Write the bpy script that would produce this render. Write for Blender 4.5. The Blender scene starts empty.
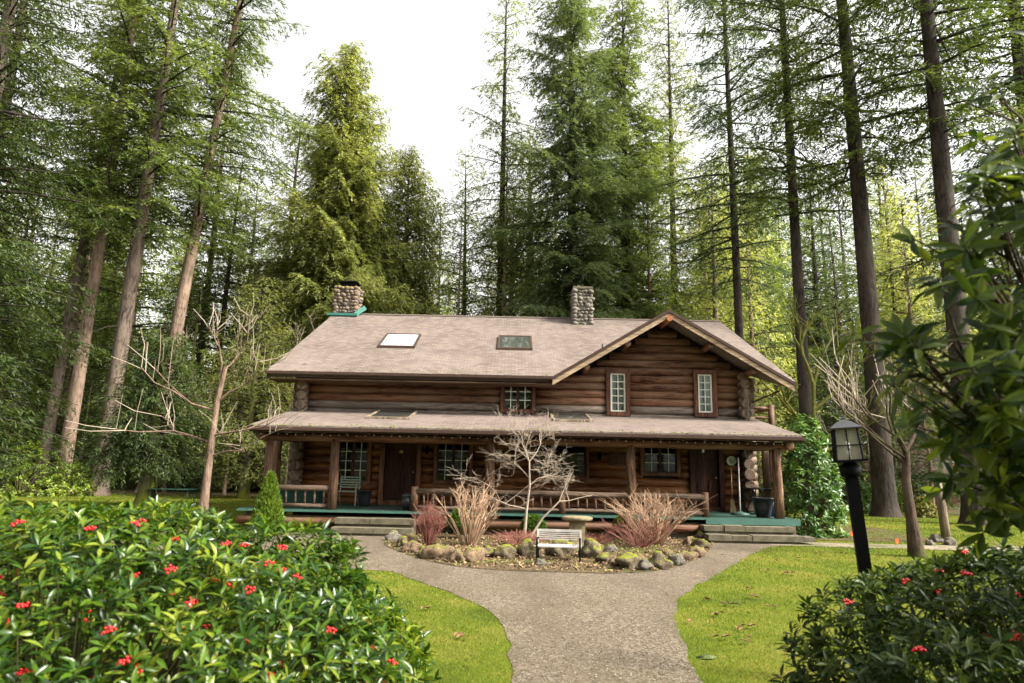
import bpy, bmesh, math, random
import numpy as np
from mathutils import Vector, Matrix, noise

S = bpy.context.scene
R = math.radians
rnd = random.Random(7)

# ------------------------------------------------------------------ camera
F, EYE = 683.0, 1.7
PITCH, ROLL = math.atan2(128.5, 683), R(1.15)
cam = bpy.data.cameras.new('camera')
camo = bpy.data.objects.new('camera', cam)
S.collection.objects.link(camo)
cam.lens, cam.sensor_width = 24.0, 35.98
cam.clip_start, cam.clip_end = 0.05, 1500
camo.matrix_world = (Matrix.Translation((0, 0, EYE)) @ Matrix.Rotation(R(90) + PITCH, 4, 'X') @ Matrix.Rotation(ROLL, 4, 'Z'))
cam.dof.use_dof = True
cam.dof.focus_distance = 16.0
cam.dof.aperture_fstop = 2.0
S.camera = camo

# ------------------------------------------------------------------ light
SUN_EL, SUN_AZ = 44, 109          # azimuth clockwise from +Y (the view direction): from the right, a little behind the camera
w = bpy.data.worlds.new('World'); S.world = w; w.use_nodes = True
nt = w.node_tree
bg = nt.nodes['Background']
sky = nt.nodes.new('ShaderNodeTexSky'); sky.sky_type = 'NISHITA'; sky.sun_disc = False
sky.sun_elevation = R(SUN_EL); sky.sun_rotation = R(SUN_AZ)
sky.air_density = 1.0; sky.dust_density = 4.0; sky.ozone_density = 1.0
hs = nt.nodes.new('ShaderNodeHueSaturation'); hs.inputs['Saturation'].default_value = 0.0
nt.links.new(sky.outputs[0], hs.inputs['Color']); nt.links.new(hs.outputs[0], bg.inputs[0])
bg.inputs[1].default_value = 0.15
sl = bpy.data.lights.new('sun', 'SUN'); sl.energy = 4.3; sl.angle = R(14); sl.color = (1, .945, .83)
so = bpy.data.objects.new('sun', sl); S.collection.objects.link(so)
sd = Vector((math.sin(R(SUN_AZ)) * math.cos(R(SUN_EL)), math.cos(R(SUN_AZ)) * math.cos(R(SUN_EL)), math.sin(R(SUN_EL))))
so.rotation_euler = sd.to_track_quat('Z', 'Y').to_euler(); so.location = (30, -20, 40)
S.view_settings.view_transform = 'Standard'; S.view_settings.look = 'None'
S.view_settings.gamma = 1; S.view_settings.exposure = 1.6
S.cycles.max_bounces = 6; S.cycles.diffuse_bounces = 3; S.cycles.transparent_max_bounces = 8
S.cycles.transmission_bounces = 4
S.cycles.use_denoising = True
S.cycles.sample_clamp_indirect = 4

# ------------------------------------------------------------------ pixel helper: a photo pixel at distance Y along the view, or on the ground
def ray(px, py):
    u, v = px - 512, 341.5 - py
    c, s = math.cos(ROLL), math.sin(ROLL)
    u, v = c * u - s * v, s * u + c * v
    y = F * math.cos(PITCH) - v * math.sin(PITCH); z = F * math.sin(PITCH) + v * math.cos(PITCH)
    return (u / y, z / y)
def at(px, py, Y):
    r = ray(px, py); return Vector((r[0] * Y, Y, EYE + r[1] * Y))
def gr(px, py, z=0.0):
    r = ray(px, py); t = (z - EYE) / r[1]; return Vector((r[0] * t, t, z))

# ------------------------------------------------------------------ object helpers
def link(o, parent=None):
    S.collection.objects.link(o)
    if parent is not None: o.parent = parent
    return o
def tag(o, label=None, cat=None, group=None, kind=None):
    if label: o['label'] = label
    if cat: o['category'] = cat
    if group: o['group'] = group
    if kind: o['kind'] = kind
    return o
def thing(name, label, cat, loc=(0, 0, 0), group=None, rz=0):
    o = bpy.data.objects.new(name, None); o.location = loc; o.rotation_euler = (0, 0, rz); o.empty_display_size = .3
    link(o); return tag(o, label, cat, group)
def copy_tree(o, parent=None):
    c = o.copy(); link(c)
    if parent is not None: c.parent = parent
    for ch in list(o.children): copy_tree(ch, c)
    return c

class MB:
    def __init__(s): s.v, s.f, s.sm, s.mi, s.m = [], [], [], [], 0
    def add(s, vs, fs, smooth=False):
        b = len(s.v); s.v.extend([tuple(p) for p in vs])
        for f in fs: s.f.append(tuple(b + i for i in f)); s.sm.append(smooth); s.mi.append(s.m)
        return s
    def box(s, x0, x1, y0, y1, z0, z1, rot=None):
        vs = [(x, y, z) for z in (z0, z1) for y in (y0, y1) for x in (x0, x1)]
        if rot is not None:
            c = Vector(((x0 + x1) / 2, (y0 + y1) / 2, (z0 + z1) / 2)); vs = [c + rot @ (Vector(p) - c) for p in vs]
        return s.add(vs, [(0, 2, 3, 1), (4, 5, 7, 6), (0, 1, 5, 4), (2, 6, 7, 3), (0, 4, 6, 2), (1, 3, 7, 5)])
    def bar(s, p0, p1, w, h, up=(0, 0, 1)):
        p0, p1 = Vector(p0), Vector(p1); d = (p1 - p0).normalized(); sd_ = d.cross(Vector(up))
        if sd_.length < 1e-4: sd_ = Vector((1, 0, 0))
        sd_.normalize(); u = sd_.cross(d)
        vs = [p + sd_ * a * w / 2 + u * b * h / 2 for p in (p0, p1) for a, b in ((-1, -1), (1, -1), (1, 1), (-1, 1))]
        return s.add(vs, [(0, 3, 2, 1), (4, 5, 6, 7), (0, 1, 5, 4), (1, 2, 6, 5), (2, 3, 7, 6), (3, 0, 4, 7)])
    def tube(s, pts, rs, n=8, caps=True, smooth=True):
        pts = [Vector(p) for p in pts]
        if not hasattr(rs, '__len__'): rs = [rs] * len(pts)
        vs, fs = [], []; ref = None
        for i, p in enumerate(pts):
            d = (pts[min(i + 1, len(pts) - 1)] - pts[max(i - 1, 0)])
            d = d.normalized() if d.length > 1e-9 else Vector((0, 0, 1))
            if ref is None: ref = Vector((0, 0, 1)) if abs(d.z) < .9 else Vector((1, 0, 0))
            a = ref - d * ref.dot(d)
            if a.length < 1e-5: a = d.orthogonal()
            a.normalize(); ref = a; b = d.cross(a)
            for k in range(n):
                t = 2 * math.pi * k / n; vs.append(p + (a * math.cos(t) + b * math.sin(t)) * rs[i])
        for i in range(len(pts) - 1):
            for k in range(n):
                k2 = (k + 1) % n; fs.append((i * n + k, i * n + k2, (i + 1) * n + k2, (i + 1) * n + k))
        s.add(vs, fs, smooth)
        if caps:
            b = len(s.v) - len(vs)
            s.f.append(tuple(b + k for k in reversed(range(n)))); s.sm.append(False); s.mi.append(s.m)
            e = b + (len(pts) - 1) * n
            s.f.append(tuple(e + k for k in range(n))); s.sm.append(False); s.mi.append(s.m)
        return s
    def lathe(s, prof, n=16, c=(0, 0, 0), smooth=True):
        vs, fs = [], []
        for r, z in prof:
            for k in range(n):
                t = 2 * math.pi * (k + .5) / n; vs.append((c[0] + r * math.cos(t), c[1] + r * math.sin(t), c[2] + z))
        for i in range(len(prof) - 1):
            for k in range(n):
                k2 = (k + 1) % n; fs.append((i * n + k, i * n + k2, (i + 1) * n + k2, (i + 1) * n + k))
        fs.append(tuple(reversed(range(n)))); fs.append(tuple((len(prof) - 1) * n + k for k in range(n)))
        return s.add(vs, fs, smooth)
    def blob(s, c, sc, seed=0, sub=2, amp=.18, freq=1.3, flat=None):
        bm = bmesh.new(); bmesh.ops.create_icosphere(bm, subdivisions=sub, radius=1)
        vs = []
        for v in bm.verts:
            p = v.co.copy(); k = 1 + amp * noise.noise(p * freq + Vector((seed * 7.3, seed * 1.7, 3))) * 2 + amp * .5 * noise.noise(p * freq * 2.7 + Vector((seed, 0, 9)))
            p = p * k; q = Vector((p.x * sc[0], p.y * sc[1], p.z * sc[2]))
            if flat is not None: q.z = max(q.z, flat)
            vs.append(q + Vector(c))
        fs = [tuple(v.index for v in f.verts) for f in bm.faces]; bm.free()
        return s.add(vs, fs, True)
    def prism(s, poly, d):          # poly: 3D points of one face, d: extrusion vector
        n = len(poly); d = Vector(d); vs = [Vector(p) for p in poly] + [Vector(p) + d for p in poly]
        return s.add(vs, [tuple(range(n))[::-1], tuple(range(n, 2 * n))] + [(i, (i + 1) % n, n + (i + 1) % n, n + i) for i in range(n)])
    def mesh(s, name, mats):
        me = bpy.data.meshes.new(name); me.from_pydata(s.v, [], s.f)
        me.polygons.foreach_set('use_smooth', s.sm); me.polygons.foreach_set('material_index', s.mi)
        for m in (mats if isinstance(mats, (list, tuple)) else [mats]): me.materials.append(m)
        me.update(); return me
    def obj(s, name, mats, parent=None, recalc=True):
        me = s.mesh(name, mats)
        if recalc:
            bm = bmesh.new(); bm.from_mesh(me); bmesh.ops.recalc_face_normals(bm, faces=bm.faces); bm.to_mesh(me); bm.free()
        return link(bpy.data.objects.new(name, me), parent)

def np_mesh(name, V, Fq, mat, smooth=False):
    """fast mesh from numpy arrays; Fq is (n,k) with k corners each"""
    me = bpy.data.meshes.new(name); n, k = Fq.shape
    me.vertices.add(len(V)); me.vertices.foreach_set('co', np.asarray(V, np.float32).ravel())
    me.loops.add(n * k); me.loops.foreach_set('vertex_index', Fq.astype(np.int32).ravel())
    me.polygons.add(n); me.polygons.foreach_set('loop_start', np.arange(0, n * k, k, dtype=np.int32))
    if smooth: me.polygons.foreach_set('use_smooth', np.ones(n, bool))
    me.materials.append(mat); me.update(calc_edges=True); return me

# ------------------------------------------------------------------ materials
class NB:
    def __init__(s, name):
        s.m = bpy.data.materials.new(name); s.m.use_nodes = True; s.t = s.m.node_tree
        s.b = s.t.nodes['Principled BSDF']; s.out = s.t.nodes['Material Output']
    def n(s, t, **kw):
        x = s.t.nodes.new('ShaderNode' + t)
        for k, v in kw.items():
            if k[0] == '_': setattr(x, k[1:], v)
            else: s.put(x.inputs[k.replace('__', ' ')], v)
        return x
    def put(s, sock, v):
        if hasattr(v, 'is_linked') or isinstance(v, bpy.types.NodeSocket): s.t.links.new(v, sock)
        else: sock.default_value = v
    def co(s, kind='Object', scale=(1, 1, 1)):
        tc = s.n('TexCoord'); mp = s.n('Mapping'); s.put(mp.inputs['Vector'], tc.outputs[kind]); mp.inputs['Scale'].default_value = scale
        return mp.outputs[0]
    def noise(s, vec, sc, det=4, rough=.6):
        x = s.n('TexNoise'); s.put(x.inputs['Vector'], vec); x.inputs['Scale'].default_value = sc; x.inputs['Detail'].default_value = det
        x.inputs['Roughness'].default_value = rough; return x.outputs['Fac']
    def ramp(s, fac, stops):
        x = s.n('ValToRGB'); s.put(x.inputs[0], fac); e = x.color_ramp.elements
        while len(e) < len(stops): e.new(.5)
        for i, (p, c) in enumerate(stops):
            e[i].position = p; e[i].color = (*c, 1) if len(c) == 3 else c
        return x.outputs[0]
    def mix(s, fac, a, b, mode='MIX'):
        x = s.n('MixRGB'); x.blend_type = mode; s.put(x.inputs[0], fac)
        for i, v in ((1, a), (2, b)): s.put(x.inputs[i], (*v, 1) if isinstance(v, tuple) and len(v) == 3 else v)
        return x.outputs[0]
    def math(s, op, a, b=0.0):
        x = s.n('Math'); x.operation = op; s.put(x.inputs[0], a); s.put(x.inputs[1], b); return x.outputs[0]
    def bump(s, h, st=.5, d=.02):
        x = s.n('Bump'); s.put(x.inputs['Height'], h); x.inputs['Strength'].default_value = st; x.inputs['Distance'].default_value = d
        s.put(s.b.inputs['Normal'], x.outputs[0]); return s
    def set(s, col=None, rough=None, spec=None, metal=None):
        if col is not None: s.put(s.b.inputs['Base Color'], (*col, 1) if isinstance(col, tuple) and len(col) == 3 else col)
        if rough is not None: s.put(s.b.inputs['Roughness'], rough)
        if spec is not None: s.put(s.b.inputs['Specular IOR Level'], spec)
        if metal is not None: s.put(s.b.inputs['Metallic'], metal)
        return s.m
    def up(s):
        g = s.n('NewGeometry'); x = s.n('SeparateXYZ'); s.put(x.inputs[0], g.outputs['Normal']); return x.outputs[2]

def m_plain(name, col, rough=.7, var=.25, sc=6, spec=.3, metal=0, bump=.2):
    b = NB(name); v = b.co(); f = b.noise(v, sc)
    c = b.ramp(f, [(.25, tuple(x * (1 - var) for x in col)), (.75, tuple(min(1, x * (1 + var)) for x in col))])
    b.bump(b.noise(v, sc * 8), bump, .004); return b.set(c, rough, spec, metal)

def m_log(name, dark, mid, lite, axis='X', rough=.5, spec=.16, weather=None):
    b = NB(name)
    sc = {'X': (.35, 3, 3), 'Y': (3, .35, 3), 'Z': (3, 3, .35)}[axis]
    v = b.co('Object', sc); g = b.noise(v, 7, 6, .7); big = b.noise(b.co('Object', tuple(x * .5 for x in sc)), 1.4, 3, .6)
    c = b.ramp(g, [(.40, tuple(x * .6 for x in dark)), (.5, mid), (.61, lite)])
    big2 = b.noise(b.co('Object', tuple(x * .3 for x in sc)), 3.1, 2, .5)
    c = b.mix(b.ramp(big, [(.42, (0, 0, 0)), (.58, (1, 1, 1))]), c, b.mix(.55, c, lite))
    c = b.mix(b.ramp(big2, [(.44, (.75, .75, .75)), (.56, (0, 0, 0))]), c, b.mix(.6, c, dark))
    ck = b.noise(b.co('Object', tuple(x * (1 if x > 1 else .25) for x in sc)), 16, 3, .5)
    c = b.mix(b.ramp(ck, [(.34, (.85, .85, .85)), (.40, (0, 0, 0))]), c, tuple(x * .35 for x in dark))
    if weather:
        c = b.mix(b.math('MULTIPLY', b.ramp(b.noise(b.co('Object', tuple(x * .8 for x in sc)), 2.2, 5, .7), [(.42, (0, 0, 0)), (.6, (1, 1, 1))]), .85), c, weather)
    b.bump(b.math('ADD', g, b.noise(v, 30, 3)), .6, .016)
    return b.set(c, rough, spec)

def m_leaf(name, a, bcol, trans=.35, rough=.5, spec=.35, nscale=.5, tcol=None, third=None, rand=.5):
    """leaf: mottled between two greens in clumps and from leaf to leaf, light shines through"""
    b = NB(name); oi = b.n('ObjectInfo'); g = b.n('NewGeometry')
    f = b.noise(b.co(), nscale, 3)
    f = b.math('ADD', b.math('MULTIPLY', f, 1.0), b.math('MULTIPLY', b.math('SUBTRACT', g.outputs['Random Per Island'], .5), rand))
    f = b.math('ADD', f, b.math('MULTIPLY', b.math('SUBTRACT', oi.outputs['Random'], .5), .3))
    st = [(.28, a), (.68, bcol)]
    if third: st.append((.97, third))
    c = b.ramp(f, st); b.set(c, rough, spec)
    tr = b.n('BsdfTranslucent'); b.put(tr.inputs[0], b.mix(1.0, c, tcol or (1.5, 1.45, .7), 'MULTIPLY'))
    mx = b.n('MixShader'); mx.inputs[0].default_value = trans
    b.put(mx.inputs[1], b.b.outputs[0]); b.put(mx.inputs[2], tr.outputs[0]); b.put(b.out.inputs[0], mx.outputs[0])
    return b.m

def m_bark(name, dark, lite, moss=None, sc=2.0, mossiness=.5):
    b = NB(name); v = b.co('Object', (1, 1, .22)); n1 = b.noise(v, 5 * sc, 6, .75); n2 = b.noise(b.co(), .7, 3)
    c = b.ramp(n1, [(.40, dark), (.58, lite)])
    c = b.mix(b.ramp(n2, [(.4, (0, 0, 0)), (.62, (1, 1, 1))]), c, b.mix(.5, c, tuple(x * 1.5 for x in lite)))
    if moss: c = b.mix(b.ramp(b.noise(b.co('Object', (1, 1, .6)), 1.1, 5), [(mossiness, (0, 0, 0)), (mossiness + .14, (1, 1, 1))]), c, moss)
    b.bump(n1, 1.0, .06); return b.set(c, .9, .15)

M = {}
M['log_low'] = m_log('varnished log', (.035, .011, .004), (.17, .053, .014), (.34, .135, .042), rough=.45, spec=.35)
M['log_up'] = m_log('weathered brown log', (.016, .006, .004), (.088, .030, .013), (.20, .088, .046), rough=.6, weather=(.15, .09, .055))
M['log_grey'] = m_log('grey weathered log', (.045, .033, .025), (.11, .08, .062), (.2, .155, .125), rough=.8)
M['log_side'] = m_log('side log', (.04, .02, .012), (.12, .065, .04), (.22, .14, .09), axis='Y', rough=.6, weather=(.2, .16, .12))
M['log_end'] = m_log('cut log end', (.045, .03, .02), (.12, .085, .06), (.22, .165, .12), axis='Z', rough=.8)
M['chink'] = m_plain('dark gap filler', (.02, .013, .01), .9)
M['post'] = m_log('porch post wood', (.035, .017, .01), (.10, .052, .028), (.2, .115, .07), axis='Z', rough=.6)
M['rail'] = m_log('weathered rail wood', (.04, .025, .016), (.10, .066, .044), (.2, .14, .10), rough=.75)
M['trim'] = m_log('reddish window trim', (.03, .011, .006), (.085, .032, .018), (.14, .058, .034), axis='Z', rough=.5)
M['trim_low'] = m_log('brown window trim', (.05, .02, .01), (.14, .06, .03), (.22, .105, .055), axis='Z', rough=.5)
M['door'] = m_log('dark door wood', (.012, .004, .002), (.04, .014, .007), (.075, .026, .012), axis='Z', rough=.5)
M['cream'] = m_plain('cream paint', (.62, .6, .5), .5, .08)
M['rakeb'] = m_log('pale rake board', (.13, .085, .05), (.26, .18, .11), (.38, .28, .18), axis='X', rough=.7)
M['fascia'] = m_plain('dark brown gutter', (.05, .03, .022), .6, .25, spec=.12)
M['orange_end'] = m_plain('sawn orange wood', (.26, .085, .03), .6, .15)
M['boards'] = m_log('porch ceiling boards', (.04, .022, .015), (.1, .055, .035), (.16, .1, .06), rough=.7)
M['teal'] = m_plain('teal painted edge', (.045, .11, .085), .6, .15)
M['greenfloor'] = m_plain('green porch paint', (.028, .065, .048), .5, .25)
M['slab'] = m_plain('mossy step stone', (.10, .085, .055), .9, .5, sc=5, bump=.8)
M['black'] = m_plain('black metal', (.003, .003, .003), .6, .2, spec=.08)
M['darkplastic'] = m_plain('black plastic', (.02, .021, .024), .35, .2)
M['greypewter'] = m_plain('grey metal', (.05, .052, .055), .5, .2, metal=.3)
M['palegreen'] = m_plain('faded green slats', (.24, .32, .25), .6, .2)
M['darkgreen'] = m_plain('dark green canvas', (.006, .03, .02), .7, .2)
M['white'] = m_plain('white paint', (.7, .7, .68), .5, .05)
M['silverwood'] = m_plain('weathered pale bench paint', (.36, .335, .31), .8, .3)
M['blue'] = m_plain('blue plastic', (.02, .08, .3), .4, .1)
M['curtain'] = m_plain('pale curtain', (.55, .55, .5), .9, .1)
M['matd'] = m_plain('dark doormat', (.03, .028, .026), .95, .3)
M['flag'] = m_plain('orange marker plastic', (.9, .12, .03), .5, .1)
M['brass'] = m_plain('brass', (.5, .33, .12), .35, .1, metal=.9)
M['flash'] = m_plain('green copper flashing', (.03, .13, .10), .6, .15)
M['clockface'] = m_plain('pale green dial', (.42, .47, .3), .6, .15)
M['bulb'] = m_plain('clear white bulb', (.75, .75, .7), .2, .05)
M['concrete'] = m_plain('concrete pedestal', (.16, .125, .07), .9, .55, sc=8, bump=.8)
M['twig'] = m_plain('pale bare twig', (.30, .24, .18), .8, .35, sc=3)
M['twigred'] = m_plain('reddish twig', (.19, .07, .05), .7, .3, sc=3)
M['twigtan'] = m_plain('tan twig', (.29, .185, .115), .85, .35, sc=3)
M['berry'] = m_plain('red berry', (.5, .004, .01), .25, .15, spec=.5, bump=0)
M['stem'] = m_plain('green stem', (.05, .05, .015), .7, .3)
M['deadleaf'] = m_plain('dead leaf', (.14, .07, .035), .85, .4, sc=20)
M['mosspatch'] = m_plain('yellow green moss', (.12, .125, .015), 1, .5, sc=20)
M['mossbark'] = m_plain('hanging moss', (.10, .10, .02), 1, .5, sc=4)
M['straw'] = m_plain('dry straw', (.3, .24, .13), .9, .3)
M['greypost'] = m_log('grey fence wood', (.08, .065, .045), (.17, .13, .09), (.27, .21, .15), axis='Z', rough=.85)
M['bark_pale'] = m_bark('pale fir bark', (.06, .038, .026), (.24, .17, .125), moss=(.08, .085, .025), mossiness=.62)
M['bark_red'] = m_bark('reddish fir bark', (.028, .02, .015), (.13, .098, .076))
M['bark_dark'] = m_bark('dark fir bark', (.011, .009, .007), (.05, .039, .031), moss=(.05, .055, .025), mossiness=.62)
M['bark_moss'] = m_bark('mossy bark', (.05, .04, .03), (.13, .11, .08), moss=(.13, .14, .02), mossiness=.42)
M['bark_bare'] = m_bark('smooth pale bark', (.05, .03, .02), (.2, .135, .10), moss=(.12, .12, .04), mossiness=.6)
M['bark_darkbare'] = m_bark('brown bark', (.018, .012, .009), (.075, .052, .036), moss=(.055, .06, .02))
M['needle_fir'] = m_leaf('fir needles', (.035, .058, .018), (.145, .185, .055), .45, third=(.28, .30, .10))
M['needle_blue'] = m_leaf('blue green needles', (.04, .07, .04), (.135, .18, .092), .42, third=(.22, .26, .12))
M['needle_yellow'] = m_leaf('yellow green needles', (.05, .08, .016), (.16, .21, .042), .46, third=(.34, .36, .09))
M['needle_cedar'] = m_leaf('cedar sprays', (.11, .13, .035), (.37, .39, .15), .5, third=(.55, .54, .27))
M['needle_olive'] = m_leaf('olive sprays', (.08, .095, .03), (.23, .25, .08), .45, third=(.22, .2, .08))
M['needle_dark'] = m_leaf('dark needles', (.018, .034, .010), (.065, .092, .024), .36, third=(.13, .16, .04))
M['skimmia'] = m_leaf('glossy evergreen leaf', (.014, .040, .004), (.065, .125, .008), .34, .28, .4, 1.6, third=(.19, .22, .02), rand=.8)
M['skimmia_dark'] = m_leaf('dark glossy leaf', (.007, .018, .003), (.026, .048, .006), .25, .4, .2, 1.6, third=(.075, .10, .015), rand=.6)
M['rhodo'] = m_leaf('rhododendron leaf', (.014, .032, .005), (.06, .09, .010), .42, .35, .25, 1.2, third=(.13, .16, .02), rand=.8)
M['rhodo_far'] = m_leaf('shrub leaf', (.03, .075, .014), (.085, .16, .03), .3, .4, .4, 1.2, third=(.17, .24, .05))
M['laurel'] = m_leaf('laurel leaf', (.05, .09, .01), (.15, .21, .02), .35, .4, .4, .8, third=(.3, .34, .04))
M['box'] = m_leaf('box leaf', (.035, .08, .01), (.11, .17, .016), .3, .6, .3, 4, third=(.17, .23, .03))
M['boxolive'] = m_leaf('olive box leaf', (.07, .075, .015), (.17, .16, .03), .3, .6, .3, 4)
M['blade'] = m_leaf('grass blade', (.05, .08, .006), (.125, .165, .010), .3, .7, .2, .5, third=(.27, .22, .05), rand=.8)

def m_roof():
    b = NB('brown asphalt shingles'); tc = b.n('TexCoord')
    br = b.n('TexBrick'); b.put(br.inputs['Vector'], tc.outputs['UV']); br.inputs['Scale'].default_value = 1
    br.inputs['Brick Width'].default_value = .22; br.inputs['Row Height'].default_value = .14; br.inputs['Mortar Size'].default_value = .011
    br.inputs['Color1'].default_value = (.078, .060, .052, 1); br.inputs['Color2'].default_value = (.165, .13, .113, 1); br.inputs['Mortar'].default_value = (.06, .04, .03, 1)
    br.inputs['Bias'].default_value = 0; br.inputs['Mortar Smooth'].default_value = .3
    n1 = b.noise(tc.outputs['UV'], .55, 5); n2 = b.noise(tc.outputs['UV'], 14, 4)
    c = b.mix(.22, br.outputs['Color'], b.ramp(n2, [(.38, (.078, .06, .052)), (.62, (.165, .13, .113))]))
    c = b.mix(b.ramp(n1, [(.4, (0, 0, 0)), (.7, (.5, .5, .5))]), c, (.18, .145, .12))
    mp = b.n('Mapping'); b.put(mp.inputs['Vector'], tc.outputs['UV']); mp.inputs['Scale'].default_value = (2.6, .35, 1)
    c = b.mix(b.ramp(b.noise(mp.outputs[0], 1.3, 5), [(.5, (0, 0, 0)), (.72, (.45, .45, .45))]), c, (.085, .07, .05))
    c = b.mix(b.ramp(b.noise(tc.outputs['UV'], 55, 2), [(.66, (0, 0, 0)), (.72, (.7, .7, .7))]), c, (.07, .045, .025))
    c = b.mix(b.ramp(b.noise(tc.outputs['UV'], 1.7, 6), [(.66, (0, 0, 0)), (.75, (.35, .35, .35))]), c, (.2, .19, .09))
    b.bump(b.math('ADD', br.outputs['Fac'], b.math('MULTIPLY', n2, -.6)), -.5, .02); return b.set(c, .9, .2)
M['roof'] = m_roof()

def m_gravel():
    b = NB('gravel'); v = b.co(); vo = b.n('TexVoronoi'); b.put(vo.inputs['Vector'], v); vo.inputs['Scale'].default_value = 38
    vo2 = b.n('TexVoronoi'); b.put(vo2.inputs['Vector'], v); vo2.inputs['Scale'].default_value = 90
    sep = b.n('SeparateColor'); b.put(sep.inputs[0], vo.outputs['Color'])
    c = b.ramp(sep.outputs[0], [(0, (.03, .023, .015)), (.5, (.10, .078, .053)), (1, (.21, .172, .128))])
    sep2 = b.n('SeparateColor'); b.put(sep2.inputs[0], vo2.outputs['Color'])
    c = b.mix(.4, c, b.ramp(sep2.outputs[1], [(0, (.03, .023, .015)), (1, (.17, .135, .098))]))
    c = b.mix(b.ramp(b.noise(v, .9, 6), [(.45, (0, 0, 0)), (.75, (.65, .65, .65))]), c, (.085, .068, .038))
    g2 = b.n('NewGeometry'); sx = b.n('SeparateXYZ'); b.put(sx.inputs[0], g2.outputs['Position'])
    tr = b.math('ADD', b.math('MULTIPLY', b.math('SINE', b.math('MULTIPLY', sx.outputs[0], 3.6)), .10), b.noise(b.co('Object', (1, .35, 1)), 1.6, 6))
    c = b.mix(b.ramp(tr, [(.45, (0, 0, 0)), (.68, (.55, .55, .55))]), c, (.065, .05, .034))
    b.bump(b.math('ADD', vo.outputs['Distance'], b.math('MULTIPLY', vo2.outputs['Distance'], .6)), -.8, .02); return b.set(c, .95, .15)
M['gravel'] = m_gravel()
def m_lawn():
    b = NB('mossy lawn'); v = b.co()
    c = b.ramp(b.noise(v, .5, 6, .65), [(.36, (.045, .065, .008)), (.5, (.09, .115, .010)), (.66, (.16, .14, .028))])
    c = b.mix(b.ramp(b.noise(v, 25, 4), [(.35, (.6, .6, .6)), (.6, (0, 0, 0))]), c, (.06, .075, .012))
    b.bump(b.noise(v, 60, 4), .9, .03); return b.set(c, 1, .05)
M['lawn'] = m_lawn()
def m_soil(name, a, bb, cc):
    b = NB(name); v = b.co()
    c = b.ramp(b.noise(v, 3.0, 8, .75), [(.3, a), (.5, bb), (.7, cc)])
    c = b.mix(b.ramp(b.noise(v, .35, 5), [(.48, (0, 0, 0)), (.62, (.7, .7, .7))]), c, (.06, .075, .018))
    b.bump(b.noise(v, 18, 6), 1, .06); return b.set(c, 1, .05)
M['forest_floor'] = m_soil('forest floor', (.03, .022, .013), (.07, .05, .03), (.13, .1, .055))
M['soil'] = m_soil('bed soil', (.04, .028, .016), (.09, .065, .038), (.16, .12, .07))
M['dirt'] = m_soil('dirt path', (.14, .11, .08), (.22, .18, .13), (.3, .25, .18))
def m_rock(name, a, c_, moss, m1=(.09, .11, .01), m2=(.24, .25, .02)):
    b = NB(name); v = b.co(); n1 = b.noise(v, 5, 6, .7)
    c = b.ramp(n1, [(.3, a), (.68, c_)])
    f = b.math('ADD', b.up(), b.math('MULTIPLY', b.math('SUBTRACT', b.noise(v, 6, 5), .5), 2.2))
    c = b.mix(b.ramp(f, [(moss, (0, 0, 0)), (min(.99, moss + .2), (1, 1, 1))]), c, b.mix(b.noise(v, 40, 2), m1, m2))
    b.bump(b.math('ADD', n1, b.noise(v, 30, 4)), .8, .04); return b.set(c, .95, .15)
M['rock'] = m_rock('tan rock', (.05, .034, .02), (.28, .19, .12), .93)
M['rockgrey'] = m_rock('grey rock', (.05, .042, .034), (.24, .21, .175), .97)
M['rockmoss'] = m_rock('mossy rock', (.05, .04, .025), (.18, .14, .09), .62)
M['chstone'] = m_rock('chimney stone', (.045, .04, .032), (.27, .24, .2), .9)
M['chbrown'] = m_rock('lichen chimney stone', (.04, .03, .022), (.26, .2, .17), .5, (.19, .12, .008), (.2, .16, .02))
def m_glass():
    b = NB('window glass'); gl = b.n('BsdfGlossy'); gl.inputs['Roughness'].default_value = .02; gl.inputs['Color'].default_value = (.9, .95, .92, 1)
    tr = b.n('BsdfTransparent'); tr.inputs[0].default_value = (.72, .78, .74, 1); fr = b.n('Fresnel'); fr.inputs[0].default_value = 1.45
    mx = b.n('MixShader'); b.put(mx.inputs[0], b.math('ADD', fr.outputs[0], .0)); b.put(mx.inputs[1], tr.outputs[0]); b.put(mx.inputs[2], gl.outputs[0])
    b.put(b.out.inputs[0], mx.outputs[0]); return b.m
M['glass'] = m_glass()
def m_lglass():
    b = NB('frosted lantern glass'); b.set((.32, .30, .23), .3, .5); b.b.inputs['Transmission Weight'].default_value = .0
    tr = b.n('BsdfTransparent'); mx = b.n('MixShader'); mx.inputs[0].default_value = .45; b.put(mx.inputs[1], b.b.outputs[0]); b.put(mx.inputs[2], tr.outputs[0]); b.put(b.out.inputs[0], mx.outputs[0]); return b.m
M['lglass'] = m_lglass()

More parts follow.
